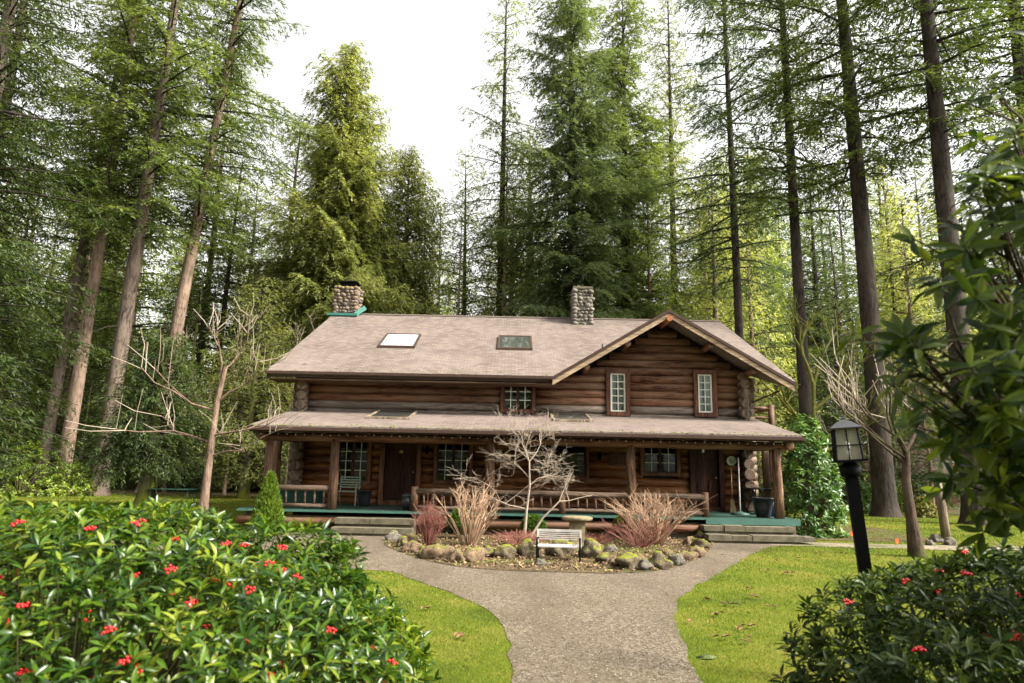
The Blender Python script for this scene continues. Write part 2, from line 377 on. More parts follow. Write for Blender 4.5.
# ------------------------------------------------------------------ ground, lawn, paths
def smooth_poly(P, n=6):
    out = []; k = len(P)
    for i in range(k):
        p0, p1, p2, p3 = [Vector(P[(i + j - 1) % k]) for j in range(4)]
        for j in range(n):
            t = j / n; out.append(.5 * ((2 * p1) + (p2 - p0) * t + (2 * p0 - 5 * p1 + 4 * p2 - p3) * t * t + (3 * p1 - p0 - 3 * p2 + p3) * t ** 3))
    return out
def sheet(name, P, z, mat, kind='structure', jit=0):
    bm = bmesh.new(); vs = [bm.verts.new((p[0], p[1], z)) for p in P]; bm.faces.new(vs); bmesh.ops.triangulate(bm, faces=bm.faces)
    bmesh.ops.recalc_face_normals(bm, faces=bm.faces)
    if bm.faces[0:] and list(bm.faces)[0].normal.z < 0: bmesh.ops.reverse_faces(bm, faces=bm.faces)
    me = bpy.data.meshes.new(name); bm.to_mesh(me); bm.free(); me.materials.append(mat)
    o = link(bpy.data.objects.new(name, me)); o['kind'] = kind; return o
sheet('ground', [(-400, -200), (400, -200), (400, 500), (-400, 500)], 0, M['forest_floor'])
LAWN = smooth_poly([(-34, -8, 0), (0, -9, 0), (30, -8, 0), (33, 12, 0), (28, 24, 0), (24, 31, 0), (15, 36, 0), (0, 37, 0), (-14, 38, 0), (-26, 38, 0), (-34, 36, 0), (-37, 15, 0)])
sheet('lawn', LAWN, .004, M['lawn'])
pxl = [(512, 683), (511, 650), (506, 632), (494, 616), (470, 601), (440, 589), (410, 579), (392, 572)]
pxr = [(770, 547), (748, 556), (722, 572), (694, 588), (678, 600), (674, 618), (684, 645), (700, 683)]
PATH = [Vector((.35, -6, 0)), Vector((.15, 3, 0))] + [gr(*p) for p in pxl] + [Vector((-5, 12.6, 0)), Vector((-8, 13.6, 0)), Vector((-11, 16, 0)), Vector((-9, 18.3, 0)), Vector((-5, 18.4, 0)), Vector((0, 18.35, 0)), Vector((7.6, 18.4, 0)), Vector((8.6, 18.0, 0))] + [gr(*p) for p in pxr] + [Vector((1.5, 3, 0)), Vector((1.3, -6, 0))]
def ragged(P, amp=.05, step=.18):
    out = []
    for i in range(len(P)):
        a, b_ = Vector(P[i]), Vector(P[(i + 1) % len(P)]); n = max(1, int((b_ - a).length / step)) if 3 < a.y < 19 else 1
        t = (b_ - a).normalized() if (b_ - a).length > 1e-6 else Vector((1, 0, 0)); nn = Vector((-t.y, t.x, 0))
        for k in range(n): p = a.lerp(b_, k / n); out.append(p + nn * amp * (noise.noise(p * 2.3) + .6 * noise.noise(p * 7.1)))
    return out
PATH = ragged(PATH)
sheet('gravel_path', PATH, .010, M['gravel'])
DIRT = [Vector((6.5, 17.4, 0)), Vector((8.6, 17.2, 0)), Vector((12, 17.0, 0)), Vector((17, 17.4, 0)), Vector((30, 19, 0)), Vector((30, 20.2, 0)), Vector((17, 18.6, 0)), Vector((12, 18.2, 0)), Vector((8.6, 18.3, 0)), Vector((6.5, 18.3, 0))]
sheet('dirt_path', DIRT, .014, M['dirt'])
BED = smooth_poly([gr(p[0], p[1]) for p in [(384, 543), (410, 556), (450, 566), (500, 571), (560, 573), (620, 574), (670, 569), (703, 556), (712, 543), (690, 534)]] + [Vector((3.5, 18.3, 0)), Vector((0, 18.3, 0)), Vector((-2.4, 18.2, 0))])
sheet('garden_bed', BED, .018, M['soil'])
sheet('foundation_bed', [(7.7, 19), (12, 18.9), (12.5, 24), (8, 25)], .016, M['soil'])

def in_poly(P, x, y):
    P = np.array([(p[0], p[1]) for p in P]); ins = np.zeros(len(x), bool); j = len(P) - 1
    for i in range(len(P)):
        xi, yi, xj, yj = *P[i], *P[j]
        c = ((yi > y) != (yj > y)) & (x < (xj - xi) * (y - yi) / (yj - yi + 1e-12) + xi); ins ^= c; j = i
    return ins

# ------------------------------------------------------------------ log house
house = thing('log_house', 'two storey brown log house with shingled roof, front gable and long porch', 'house', (0, 21.7, 0))
HY = 21.7
def hobj(mb, name, mat, parent=None):
    o = mb.obj(name, mat, parent or house)
    if parent is None: o.matrix_parent_inverse = Matrix.Translation((0, -HY, 0))
    return o
XL, XR = -6.55, 7.35           # corner cross points
BK = 34.0
FL = .58
def logx(mb, x0, x1, y, z, r):
    n = max(2, int((x1 - x0) / .7) + 1); pts, rs = [], []
    for i in range(n):
        t = i / (n - 1); pts.append((x0 + (x1 - x0) * t, y + rnd.uniform(-.008, .008), z + rnd.uniform(-.008, .008))); rs.append(r * rnd.uniform(.95, 1.04))
    mb.tube(pts, rs, 12)
def logy(mb, y0, y1, x, z, r):
    n = max(2, int((y1 - y0) / .9) + 1); pts, rs = [], []
    for i in range(n):
        t = i / (n - 1); pts.append((x, y0 + (y1 - y0) * t, z + rnd.uniform(-.008, .008))); rs.append(r * rnd.uniform(.95, 1.04))
    mb.tube(pts, rs, 12)
def px_open(x0, y0, x1, y1):
    a, b = at(x0, y0, HY - .1), at(x1, y1, HY - .1); return (a.x, b.x, b.z, a.z)
O = {}
O['winA'] = px_open(340, 441, 367, 481)
O['door1'] = px_open(386, 439, 415, 503); O['door1'] = (O['door1'][0], O['door1'][1], FL, O['door1'][3])
O['winB'] = px_open(438, 440, 469, 481)
O['winP'] = px_open(534, 443, 586, 477)
O['winC'] = px_open(643, 444, 677, 473)
O['door2'] = px_open(693, 446, 720, 510); O['door2'] = (O['door2'][0], O['door2'][1], FL, O['door2'][3])
O['winU'] = px_open(504, 382, 532, 410)
O['winG1'] = px_open(610, 373, 626, 412)
O['winG2'] = px_open(697, 374, 713, 413)
GP = (4.83, 6.62); GL, GR = 1.33, 8.45; EZ = 4.5
def gable_lim(z, m=.18):
    if z < EZ - .1: return None
    k1 = (GP[1] - EZ) / (GP[0] - GL); k2 = (GP[1] - EZ) / (GR - GP[0])
    return (GL + (z - EZ) / k1 + m, GR - (z - EZ) / k2 - m)
low, up_, grey, wends = MB(), MB(), MB(), MB()
row = 0; z = FL + .08
while z < 6.35:
    lowr = z < 3.15; r = .135
    a, b = XL - .33, XR + .36
    if z > EZ + .02:
        g = gable_lim(z + .12); a, b = (g[0] if z > 4.72 else XL), min(g[1] if z > 4.72 else XR + .3, XR + .3)
    segs = [(a, b)]
    for k, (ox0, ox1, oz0, oz1) in O.items():
        if oz0 - .06 < z < oz1 + .06:
            ns = []
            for s0, s1 in segs:
                if ox1 <= s0 or ox0 >= s1: ns.append((s0, s1))
                else:
                    if ox0 > s0: ns.append((s0, ox0 - .02))
                    if ox1 < s1: ns.append((ox1 + .02, s1))
            segs = ns
    tgt = low if lowr else (grey if (z < 3.85) else up_)
    cut = []
    for s0, s1 in segs:
        if s0 < XL - .1: cut.append((s0, XL)); s0 = XL + .001
        if s1 > XR + .1: cut.append((XR, s1)); s1 = XR - .001
        if s1 - s0 > .1: logx(tgt, s0, s1, HY, z, r)
    for s0, s1 in cut: logx(wends, s0, s1, HY, z, r)
    z += .248; row += 1
hobj(low, 'wall', M['log_low']); hobj(wends, 'corner_logs', M['log_end'])['kind'] = 'stuff'
hobj(up_, 'upper_wall', M['log_up']); hobj(grey, 'lower_upper_wall', M['log_grey']).name = 'weathered_wall'
# backing between logs, cut round the openings
bk = MB(); xs = sorted({-6.6, 7.4} | {v for o in O.values() for v in o[:2]})
for i in range(len(xs) - 1):
    x0, x1 = xs[i], xs[i + 1]; xm = (x0 + x1) / 2
    cuts = sorted([(o[2], o[3]) for o in O.values() if o[0] < xm < o[1]]); z0 = .4
    for c0, c1 in cuts + [(4.6, 4.6)]:
        if c0 > z0: bk.box(x0, x1, HY + .02, HY + .1, z0, c0)
        z0 = max(z0, c1)
bk2 = [(1.6, HY + .1, 4.6), (XR, HY + .1, 4.6), (XR, HY + .1, 4.95), (GP[0], HY + .1, GP[1] - .15)]
bk.prism([(p[0], HY + .02, p[2]) for p in bk2], (0, .08, 0)) if False else None
gx0, gx1 = O['winG1'], O['winG2']
for zz in np.arange(4.6, 6.4, .1):
    g = gable_lim(zz + .1, .12); segs = [(g[0], min(g[1], XR))]
    for o in (gx0, gx1):
        if zz < o[3]:
            segs = [q for s0, s1 in segs for q in ((s0, min(s1, o[0])), (max(s0, o[1]), s1)) if q[1] - q[0] > .05]
    for s0, s1 in segs: bk.box(s0, s1, HY + .02, HY + .1, zz, zz + .1)
hobj(bk, 'wall_filling', M['chink'])
# side walls and back wall, with log ends standing out at the corners
for X, nm in ((XL, 'side_wall'), (XR, 'side_wall')):
    sw = MB(); z = FL + .2
    while z < 7.4:
        y0, y1 = HY - .30, BK + .3
        if z > 4.8:
            y0 = 20.8 + (z - 4.5) / .486 + .3; y1 = 35.2 - (z - 4.5) / .486 - .3
            if z < 5.1: y0 = max(y0, HY)
        rr = .165 if z < 4.7 else .14
        if y1 > y0: logy(sw, y0 + rnd.uniform(-.06, .06) * (z < 4.8), y1, X, z, rr if False else .14)
        z += .248
    hobj(sw, nm, M['log_side'])
    # big rounded log ends
    z = FL + .2; i = 0
    while z < 4.65:
        e = MB(); rr = rnd.uniform(.15, .18); yy = HY - .42 - rnd.uniform(0, .08)
        e.tube([(X, HY + .2, z), (X + rnd.uniform(-.02, .02), HY - .2, z), (X, yy + .03, z), (X, yy, z)], [.14, rr * .95, rr, rr * .88], 14)
        hobj(e, 'log_end', M['log_end'] if rnd.random() < .7 else M['log_side'])
        z += .248 if False else .31; i += 1
bw = MB(); z = FL + .08
while z < 4.5: logx(bw, XL - .3, XR + .3, BK, z, .135); z += .248
bw.box(XL, XR, BK + .02, BK + .1, .3, 4.5); hobj(bw, 'back_wall', M['log_side'])
sb = MB()
for X in (XL, XR): sb.prism([(X - .03, HY, .3), (X - .03, BK, .3), (X - .03, BK, 4.9), (X - .03, 28, 7.7), (X - .03, HY, 4.7)], (.06, 0, 0))
hobj(sb, 'wall_filling', M['chink'])

# roofs
def roof_obj(name, polys, mat, th=.12, slope='y', parent=None):
    """polys: top-surface polygons; UV in metres along the eave and up the slope"""
    bm = bmesh.new(); uvl = bm.loops.layers.uv.new('UVMap')
    for P in polys:
        n = len(P); T = [bm.verts.new(p) for p in P]; B = [bm.verts.new((p[0], p[1], p[2] - th)) for p in P]
        fs = [bm.faces.new(T), bm.faces.new(B[::-1])] + [bm.faces.new((T[i], B[i], B[(i + 1) % n], T[(i + 1) % n])) for i in range(n)]
    bmesh.ops.recalc_face_normals(bm, faces=bm.faces)
    for f in bm.faces:
        for l in f.loops:
            c = l.vert.co
            l[uvl].uv = (c.x, c.y * 1.11 + c.z * .01) if slope == 'y' else (c.y, c.x * 1.16)
    me = bpy.data.meshes.new(name); bm.to_mesh(me); bm.free(); me.materials.append(mat)
    o = link(bpy.data.objects.new(name, me), parent or house)
    if parent is None: o.matrix_parent_inverse = Matrix.Translation((0, -HY, 0))
    return o
RX0, RX1, EY, RY = -7.5, 8.72, 20.8, 28.0
SL = .478
def zm(y): return 4.56 + SL * (y - EY)
RZ = zm(RY)
kL = (GP[1] - EZ) / (GP[0] - GL); kR = (GP[1] - EZ) / (GR - GP[0])
vy = EY + (GP[1] - 4.56) / SL
mr = roof_obj('roof', [[(RX0, EY, zm(EY)), (GL, EY, zm(EY)), (GP[0], vy, GP[1] - .02), (GP[0], RY, RZ), (RX0, RY, RZ)],
                       [(GP[0], vy, GP[1] - .02), (GR + .02, EY + .02, zm(EY + .02)), (RX1, EY, zm(EY)), (RX1, RY, RZ), (GP[0], RY, RZ)],
                       [(RX0, RY, RZ), (RX1, RY, RZ), (RX1, 35.2, 4.6), (RX0, 35.2, 4.6)]], M['roof'])
YG = 20.55
gro = roof_obj('gable_roof', [[(GL - .05, YG, EZ - .03), (GP[0], YG, GP[1] + .03), (GP[0], vy + .1, GP[1] + .03), (GL - .05, EY + .05, EZ - .03)],
                        [(GP[0], YG, GP[1] + .03), (GR + .1, YG, EZ - .06), (GR + .1, EY + .1, EZ - .06), (GP[0], vy + .1, GP[1] + .03)]], M['roof'], .1, 'x')
# rake boards, ridge caps, eave gutters
rk = MB()
for a, b in (((GL - .08, EZ - .16), (GP[0], GP[1] - .12)), ((GP[0], GP[1] - .12), (GR + .12, EZ - .2))):
    A, B = Vector((a[0], YG - .02, a[1] + .07)), Vector((b[0], YG - .02, b[1] + .07))
    rk.prism([A, B, B + Vector((0, 0, -.16)), A + Vector((0, 0, -.16))], (0, .05, 0))
hobj(rk, 'rake_board', M['rakeb'])
rk = MB()
for a, b in (((GL - .1, EZ + .0), (GP[0], GP[1] + .06)), ((GP[0], GP[1] + .06), (GR + .16, EZ - .03))):
    A, B = Vector((a[0], YG - .045, a[1])), Vector((b[0], YG - .045, b[1]))
    rk.prism([A, B, B + Vector((0, 0, -.10)), A + Vector((0, 0, -.10))], (0, .04, 0))
hobj(rk, 'rake_edge', M['fascia'])
rk = MB()       # purlin poles and soffit under the gable overhang
for fx, fz in ((GP[0], GP[1] - .24),): rk.tube([(fx, YG - .08, fz), (fx, HY + .1, fz)], .09, 14)
hobj(rk, 'ridge_log', M['orange_end'])
rk = MB()
for t in (.36, .72):
    for sx, ex in ((-1, GL), (1, GR)):
        x = GP[0] + (ex - GP[0]) * t; zt = GP[1] + (EZ - GP[1]) * t; rk.tube([(x, YG + .1, zt - .26), (x, HY + .1, zt - .26)], .09, 10)
hobj(rk, 'purlin', M['log_up'])
gt = MB(); gt.box(RX0 - .02, GL - .06, EY - .11, EY - .005, zm(EY) - .10, zm(EY) - .015); gt.box(RX0, GL - .1, EY - .0, EY + .05, zm(EY) - .19, zm(EY) - .122)
hobj(gt, 'gutter', M['fascia'])
sf = MB(); sf.box(RX0 + .05, GL + .1, EY + .04, HY + .05, 4.30, 4.34); hobj(sf, 'soffit', M['boards'])
rk = MB()
for X in (RX0, RX1 - .05):
    A, B, C_ = Vector((X, EY, zm(EY) - .121)), Vector((X, RY, RZ - .121)), Vector((X, 35.2, 4.6 - .121))
    rk.prism([A, B, B + Vector((0, 0, -.14)), A + Vector((0, 0, -.14))], (.05, 0, 0)); rk.prism([B, C_, C_ + Vector((0, 0, -.14)), B + Vector((0, 0, -.14))], (.05, 0, 0))
hobj(rk, 'side_rake_board', M['fascia'])
rc = MB()
for i in range(int((RX1 - RX0) / .3)):
    x = RX0 + i * .3; rc.add([(x, RY - .14, RZ - .045), (x + .31, RY - .14, RZ - .035), (x, RY, RZ + .035), (x + .31, RY, RZ + .05), (x, RY + .14, RZ - .045), (x + .31, RY + .14, RZ - .035)], [(0, 1, 3, 2), (2, 3, 5, 4)])
hobj(rc, 'ridge_cap', M['roof'])
# porch roof
PY0, PY1, PX0, PX1 = 18.1, 21.66, -6.88, 7.72
PZ0, PZ1 = 2.74, 3.44
pr = roof_obj('porch_roof', [[(PX0, PY0, PZ0), (PX1, PY0, PZ0), (PX1, PY1, PZ1), (PX0, PY1, PZ1)]], M['roof'], .07)
gt = MB(); gt.box(PX0 - .01, PX1 + .01, PY0 - .1, PY0 - .004, PZ0 - .13, PZ0 - .045); gt.box(PX0 + .02, PX1 - .02, PY0, PY0 + .05, PZ0 - .17, PZ0 - .075)
hobj(gt, 'porch_gutter', M['fascia'])
cb = MB()
for i in range(25):
    x = PX0 + .2 + i * (PX1 - PX0 - .4) / 24; cb.bar((x, PY0 + .06, PZ0 - .14), (x, PY1 - .1, PZ1 - .17), .07, .12)
hobj(cb, 'rafter', M['boards']); cb = MB()
cb.prism([(PX0 + .03, PY0 + .06, PZ0 - .072), (PX1 - .03, PY0 + .06, PZ0 - .072), (PX1 - .03, PY1 - .05, PZ1 - .085), (PX0 + .03, PY1 - .05, PZ1 - .085)], (0, 0, -.02))
hobj(cb, 'porch_ceiling', M['boards'])
bm_ = MB(); logx(bm_, PX0 + .1, PX1 - .1, 18.6, 2.47, .115); logy(bm_, 18.4, HY, PX0 + .25, 2.5, .1); logy(bm_, 18.4, HY, PX1 - .25, 2.5, .1); hobj(bm_, 'porch_beam', M['log_up'])
def post(x, y, z0, z1, r, mat=None):
    p = MB(); p.tube([(x, y, z0), (x + .01, y, z0 + (z1 - z0) * .4), (x - .01, y, z0 + (z1 - z0) * .75), (x, y, z1)], [r * 1.08, r, r * .97, r * .95], 12); return hobj(p, 'porch_post', mat or M['post'])
for px in (268, 334, 490, 631, 777):
    x = at(px, 470, 18.6).x; post(x, 18.6, FL, 2.42, .125 if px != 268 else .11, M['post'])
post(at(276, 470, 20.6).x, 20.6, FL, 2.5, .13); post(at(766, 470, 20.8).x, 20.8, FL, 2.5, .11)
# upper porch-roof edge moss
def moss_strip(x0, x1, y, zf, n, nm, parent, mat=None, spread=.18, s=.035):
    m = MB()
    for i in range(n):
        x = rnd.uniform(x0, x1); dy = abs(rnd.gauss(0, spread)); m.blob((x, y + dy, zf(y + dy)), (rnd.uniform(.4, 1.6) * s, rnd.uniform(.4, 1) * s, s * .35), i, 1, .3)
    o = m.obj(nm, mat or M['mosspatch'], house); o['kind'] = 'stuff'; o.matrix_parent_inverse = Matrix.Translation((0, -HY, 0)); return o
moss_strip(PX0, PX1, PY0, lambda y: PZ0 + (y - PY0) * (PZ1 - PZ0) / (PY1 - PY0), 260, 'moss', house)
moss_strip(RX0, GL, EY, zm, 60, 'moss', house, s=.03)
# skylights
def skylight(px0, py0, px1, py1, plane, framemat, parent_roof, h=.09, pane='skyglass'):
    def hit(px, py):
        r = ray(px, py); y0, z0, sl = plane; t = (z0 - sl * y0 - EYE) / (r[1] - sl); return Vector((r[0] * t, t, EYE + r[1] * t))
    a, b = hit(px0, py1), hit(px1, py0); c = hit((px0 + px1) / 2, (py0 + py1) / 2)
    x0, x1 = hit(px0, (py0 + py1) / 2).x, hit(px1, (py0 + py1) / 2).x; y0, y1 = a.y, b.y
    zf = lambda y: plane[1] + plane[2] * (y - plane[0])
    fr = MB(); t = .07
    def slab(X0, X1, Y0, Y1, za, zb, mb):
        mb.prism([(X0, Y0, zf(Y0) + za), (X1, Y0, zf(Y0) + za), (X1, Y1, zf(Y1) + za), (X0, Y1, zf(Y1) + za)], (0, 0, zb - za))
    slab(x0, x1, y0, y0 + t, .005, h, fr); slab(x0, x1, y1 - t, y1, .005, h, fr); slab(x0, x0 + t, y0 + t + .002, y1 - t - .002, .005, h, fr); slab(x1 - t, x1, y0 + t + .002, y1 - t - .002, .005, h, fr)
    o = fr.obj('skylight', framemat, parent_roof)
    g = MB(); slab(x0 + t * .8, x1 - t * .8, y0 + t * .8, y1 - t * .8, h * .6, h * .75, g); g.obj('pane', M[pane], o)
b = NB('skylight glass'); M['skyglass'] = b.set((.05, .055, .05), .04, 1.0); b.b.inputs['Coat Weight'].default_value = 1; b.b.inputs['IOR'].default_value = 1.9
M['painted_reflection'] = m_plain('white skylight blind', (.5, .51, .51), .2, .05, spec=.8)  # left skylight pane: white reflection of the sky put into its base colour
P1 = (EY, 4.56, SL); P2 = (PY0, PZ0, (PZ1 - PZ0) / (PY1 - PY0))
skylight(382, 336, 418, 348, P1, M['fascia'], mr, pane='painted_reflection'); skylight(498, 338, 532, 350, P1, M['fascia'], mr)
skylight(372, 411.5, 415, 419, P2, M['greypost'], pr, .07); skylight(551, 414, 589, 421.5, P2, M['greypost'], pr, .07)
vp = MB(); c_ = at(603, 345, 23.5); zc = zm(23.5); vp.tube([(c_.x, 23.5, zc - .05), (c_.x, 23.5, zc + .25)], .045, 10); hobj(vp, 'vent_pipe', M['greypewter'])

# chimneys
def chimney(x, y, w_, d, z0, z1, mat, cap):
    core = MB(); core.box(x - w_ / 2 + .05, x + w_ / 2 - .05, y - d / 2 + .05, y + d / 2 - .05, z0, z1)
    zz = z0 + .08; k = 0
    while zz < z1 - .02:
        for side in range(4):
            L = w_ if side % 2 == 0 else d; t = -L / 2 + rnd.uniform(.02, .1)
            while t < L / 2:
                s = rnd.uniform(.06, .16); off = (w_ if side % 2 else d) / 2 - .06
                px_, py_ = (t, -off) if side == 0 else (off, t) if side == 1 else (t, off) if side == 2 else (-off, t)
                core.blob((x + px_, y + py_, zz + rnd.uniform(-.03, .03)), (s, s * .9, s * .75), k, 1, .22); k += 1; t += s * 1.5
        zz += .15
    o = hobj(core, 'chimney', mat)
    c = MB(); cap(c); hobj(c, 'chimney_cap', M['slab'] if mat is M['chstone'] else M['black'])
cx = at(582, 318, 27.4).x; zt = at(582, 290, 27.4).z
chimney(cx, 27.4, .76, .76, zm(27.4) - .5, zt, M['chstone'], lambda c: (c.box(cx - .4, cx + .4, 27.0, 27.8, zt - .04, zt + .05), [c.blob((cx + rnd.uniform(-.35, .35), 27.4 + rnd.uniform(-.35, .35), zt + .05), (.07, .07, .06), i, 1) for i in range(12)]))
cx2 = at(347, 300, 28.2).x; zt2 = at(347, 288, 28.2).z
chimney(cx2, 28.3, .95, .85, RZ - .9, zt2, M['chbrown'], lambda c: (c.box(cx2 - .3, cx2 + .35, 28.1, 28.6, zt2, zt2 + .22), c.box(cx2 - .38, cx2 + .43, 28.0, 28.7, zt2 + .22, zt2 + .27)))
fl = MB(); fl.box(cx2 - .62, cx2 + .62, 27.5, 27.82, zm(27.6) + .02, zm(27.6) + .12)
fl.bar((cx2 + .5, 27.7, zm(27.7) + .06), (cx2 + .85, 27.95, RZ + .28), .08, .18); hobj(fl, 'chimney_flashing', M['flash'])

# windows and doors
def window(o, nx, ny, sashes, name='window', muntin=None, casing=.1, curtain=False, thick=.022, trim=None):
    x0, x1, z0, z1 = o; y = HY - .15; c = casing
    f = MB(); f.box(x0 - c, x1 + c, y - .04, y + .12, z1, z1 + c); f.box(x0 - c, x1 + c, y - .05, y + .12, z0 - c, z0)
    f.box(x0 - c, x0, y - .037, y + .12, z0 + .001, z1 - .001); f.box(x1, x1 + c, y - .037, y + .12, z0 + .001, z1 - .001)
    fo = hobj(f, name, trim or M['trim'])
    W = (x1 - x0) / sashes
    for s in range(sashes):
        a, b = x0 + s * W + .012, x0 + (s + 1) * W - .012; st = .034 if sashes > 1 else .05
        sa = MB(); sa.box(a, b, y + .03, y + .07, z0 + .01, z0 + st); sa.box(a, b, y + .03, y + .07, z1 - st, z1 - .01)
        sa.box(a, a + st, y + .031, y + .069, z0 + st, z1 - st); sa.box(b - st, b, y + .031, y + .069, z0 + st, z1 - st)
        sa.obj('sash', muntin if (muntin and sashes == 1) else M['trim'], fo)
        mu = MB(); ia, ib = a + st, b - st
        for i in range(1, nx): xx = ia + (ib - ia) * i / nx; mu.box(xx - thick / 2, xx + thick / 2, y + .035, y + .062, z0 + st, z1 - st)
        for i in range(1, ny): zz = z0 + st + (z1 - z0 - 2 * st) * i / ny; mu.box(ia, ib, y + .034, y + .060, zz - thick / 2, zz + thick / 2)
        if nx > 1 or ny > 1: mu.obj('muntin', muntin or M['cream'], fo)
        g = MB(); g.box(ia - .01, ib + .01, y + .064, y + .068, z0 + st - .01, z1 - st + .01); g.obj('pane', M['glass'], fo)
    if sashes > 1:
        pass
    if curtain:
        cu = MB(); n = 24; vs = []
        for (ca, cb2) in ((x0, x0 + (x1 - x0) * .42), (x1 - (x1 - x0) * .42, x1)):
            vs = [(ca + (cb2 - ca) * i / n, y + .22 + .02 * math.sin(i * 1.9), zz) for zz in (z0, z1) for i in range(n + 1)]
            cu.add(vs, [(i, i + 1, n + 2 + i, n + 1 + i) for i in range(n)], True)
        cu.obj('curtain', M['curtain'], fo)
    fo.matrix_parent_inverse = Matrix.Translation((0, -HY, 0))
    return fo
window(O['winA'], 2, 4, 2, trim=M['trim_low']); window(O['winB'], 2, 4, 2, trim=M['trim_low'])
window(O['winP'], 1, 1, 1, name='picture_window', casing=.09, trim=M['trim_low'])
window(O['winC'], 2, 3, 2, thick=.02, trim=M['trim_low']); window(O['winU'], 2, 3, 2, casing=.1, thick=.02)
window(O['winG1'], 2, 5, 1, casing=.13, muntin=M['cream'], curtain=True); window(O['winG2'], 2, 5, 1, casing=.13, muntin=M['cream'], curtain=True)
def door(o, lite, name='door'):
    x0, x1, z0, z1 = o; y = HY - .1
    d = MB(); d.box(x0 + .01, x1 - .01, y + .02, y + .07, z0 + .13, z1 - .01)
    for i in range(2):
        a = x0 + .12 + i * ((x1 - x0) / 2 - .06); d.box(a, a + (x1 - x0) / 2 - .2, y, y + .019, z0 + .25, z0 + .95)
    do = hobj(d, name, M['door'])
    f = MB(); f.box(x0 - .14, x0, y - .1, y + .1, z0, z1 + .14); f.box(x1, x1 + .14, y - .1, y + .1, z0, z1 + .14); f.box(x0 + .001, x1 - .001, y - .097, y + .1, z1, z1 + .14)
    f.box(x0 + .001, x1 - .001, y - .12, y + .1, z0, z0 + .12); f.obj('door_frame', M['trim_low'] if not lite else M['door'], do)
    k = MB(); k.blob((x1 - .1, y - .03, z0 + 1.0), (.035, .035, .035), 1, 2, 0); k.tube([(x1 - .1, y + .02, z0 + 1.0), (x1 - .1, y - .02, z0 + 1.0)], .015, 8); k.obj('handle', M['brass'], do)
    if not lite:
        k = MB(); cx_ = (x0 + x1) / 2; k.lathe([(.001, 0), (.07, .0), (.07, .015), (.001, .015)], 10); g = k.obj('knocker', M['brass'], do)
        g.rotation_euler = (R(90), 0, 0); g.location = (cx_, y + .018, z0 + 1.62)
    return do
door(O['door1'], False); door(O['door2'], True)
# wall lanterns, sign board, dial, string lights
def box_lantern(px, py):
    c = at(px, py, HY - .2); l = MB(); l.box(c.x - .05, c.x + .05, HY - .17, HY - .13, c.z - .1, c.z + .16); l.tube([(c.x, HY - .15, c.z + .13), (c.x, HY - .27, c.z + .15), (c.x, HY - .27, c.z + .1)], .012, 6)
    l.lathe([(.02, .12), (.085, .08), (.07, .07), (.055, -.09), (.03, -.1)], 6, (c.x, HY - .27, c.z)); hobj(l, 'wall_lantern', M['black'])
box_lantern(427, 451); box_lantern(599, 457)
c = at(618, 460, HY - .2); s_ = MB(); s_.box(c.x - .28, c.x + .28, HY - .17, HY - .135, c.z - .17, c.z + .17); so_ = hobj(s_, 'sign_board', M['trim'])
s_ = MB()
for (a, b2) in ((-.27, .27),):
    s_.box(c.x - .27, c.x + .27, HY - .19, HY - .171, c.z + .13, c.z + .16); s_.box(c.x - .27, c.x + .27, HY - .19, HY - .171, c.z - .16, c.z - .13)
s_.obj('rim', M['rail'], so_)
# the board's lettering is an illegible row of carved strokes in the photo
s_ = MB()
for i in range(7):
    x = c.x - .19 + i * .06; s_.box(x, x + .012, HY - .176, HY - .1705, c.z - .05, c.z + .05)
    if i % 2: s_.box(x + .0125, x + .035, HY - .176, HY - .1705, c.z - .006 + (i % 3 - 1) * .035, c.z + .006 + (i % 3 - 1) * .035)
s_.obj('carving', M['rail'], so_)
c = at(731.5, 461, HY - .2); d_ = MB(); d_.lathe([(.001, 0), (.15, 0), (.15, .03), (.13, .035), (.12, .02), (.001, .02)], 20); dd = d_.obj('wall_dial', M['clockface'], house)
dd.rotation_euler = (R(90), 0, 0); dd.location = (c.x, -.15, c.z)
d_ = MB(); d_.lathe([(.001, .021), (.06, .021), (.06, .024), (.001, .024)], 16); d_.obj('dial_centre', M['palegreen'], dd)
c = at(703, 451, HY - .2); l = MB(); l.blob((c.x, HY - .18, c.z), (.05, .05, .06), 1, 2, 0); hobj(l, 'porch_lamp', M['bulb'])
st = MB(); sb_ = MB()
n = 64
for i in range(n):
    x = PX0 + .1 + (PX1 - PX0 - .2) * i / (n - 1); zz = PZ0 - .20 - .02 * abs(math.sin(i * .9)); sb_.blob((x, PY0 + .02, zz - .02), (.010, .010, .013), i, 1, 0)
    if i: st.tube([(xp, PY0 + .02, zp), (x, PY0 + .02, zz)], .004, 4)
    xp, zp = x, zz
so_ = hobj(st, 'string_lights', M['black']); sb_.obj('light_bulbs', M['bulb'], so_)['kind'] = 'stuff'
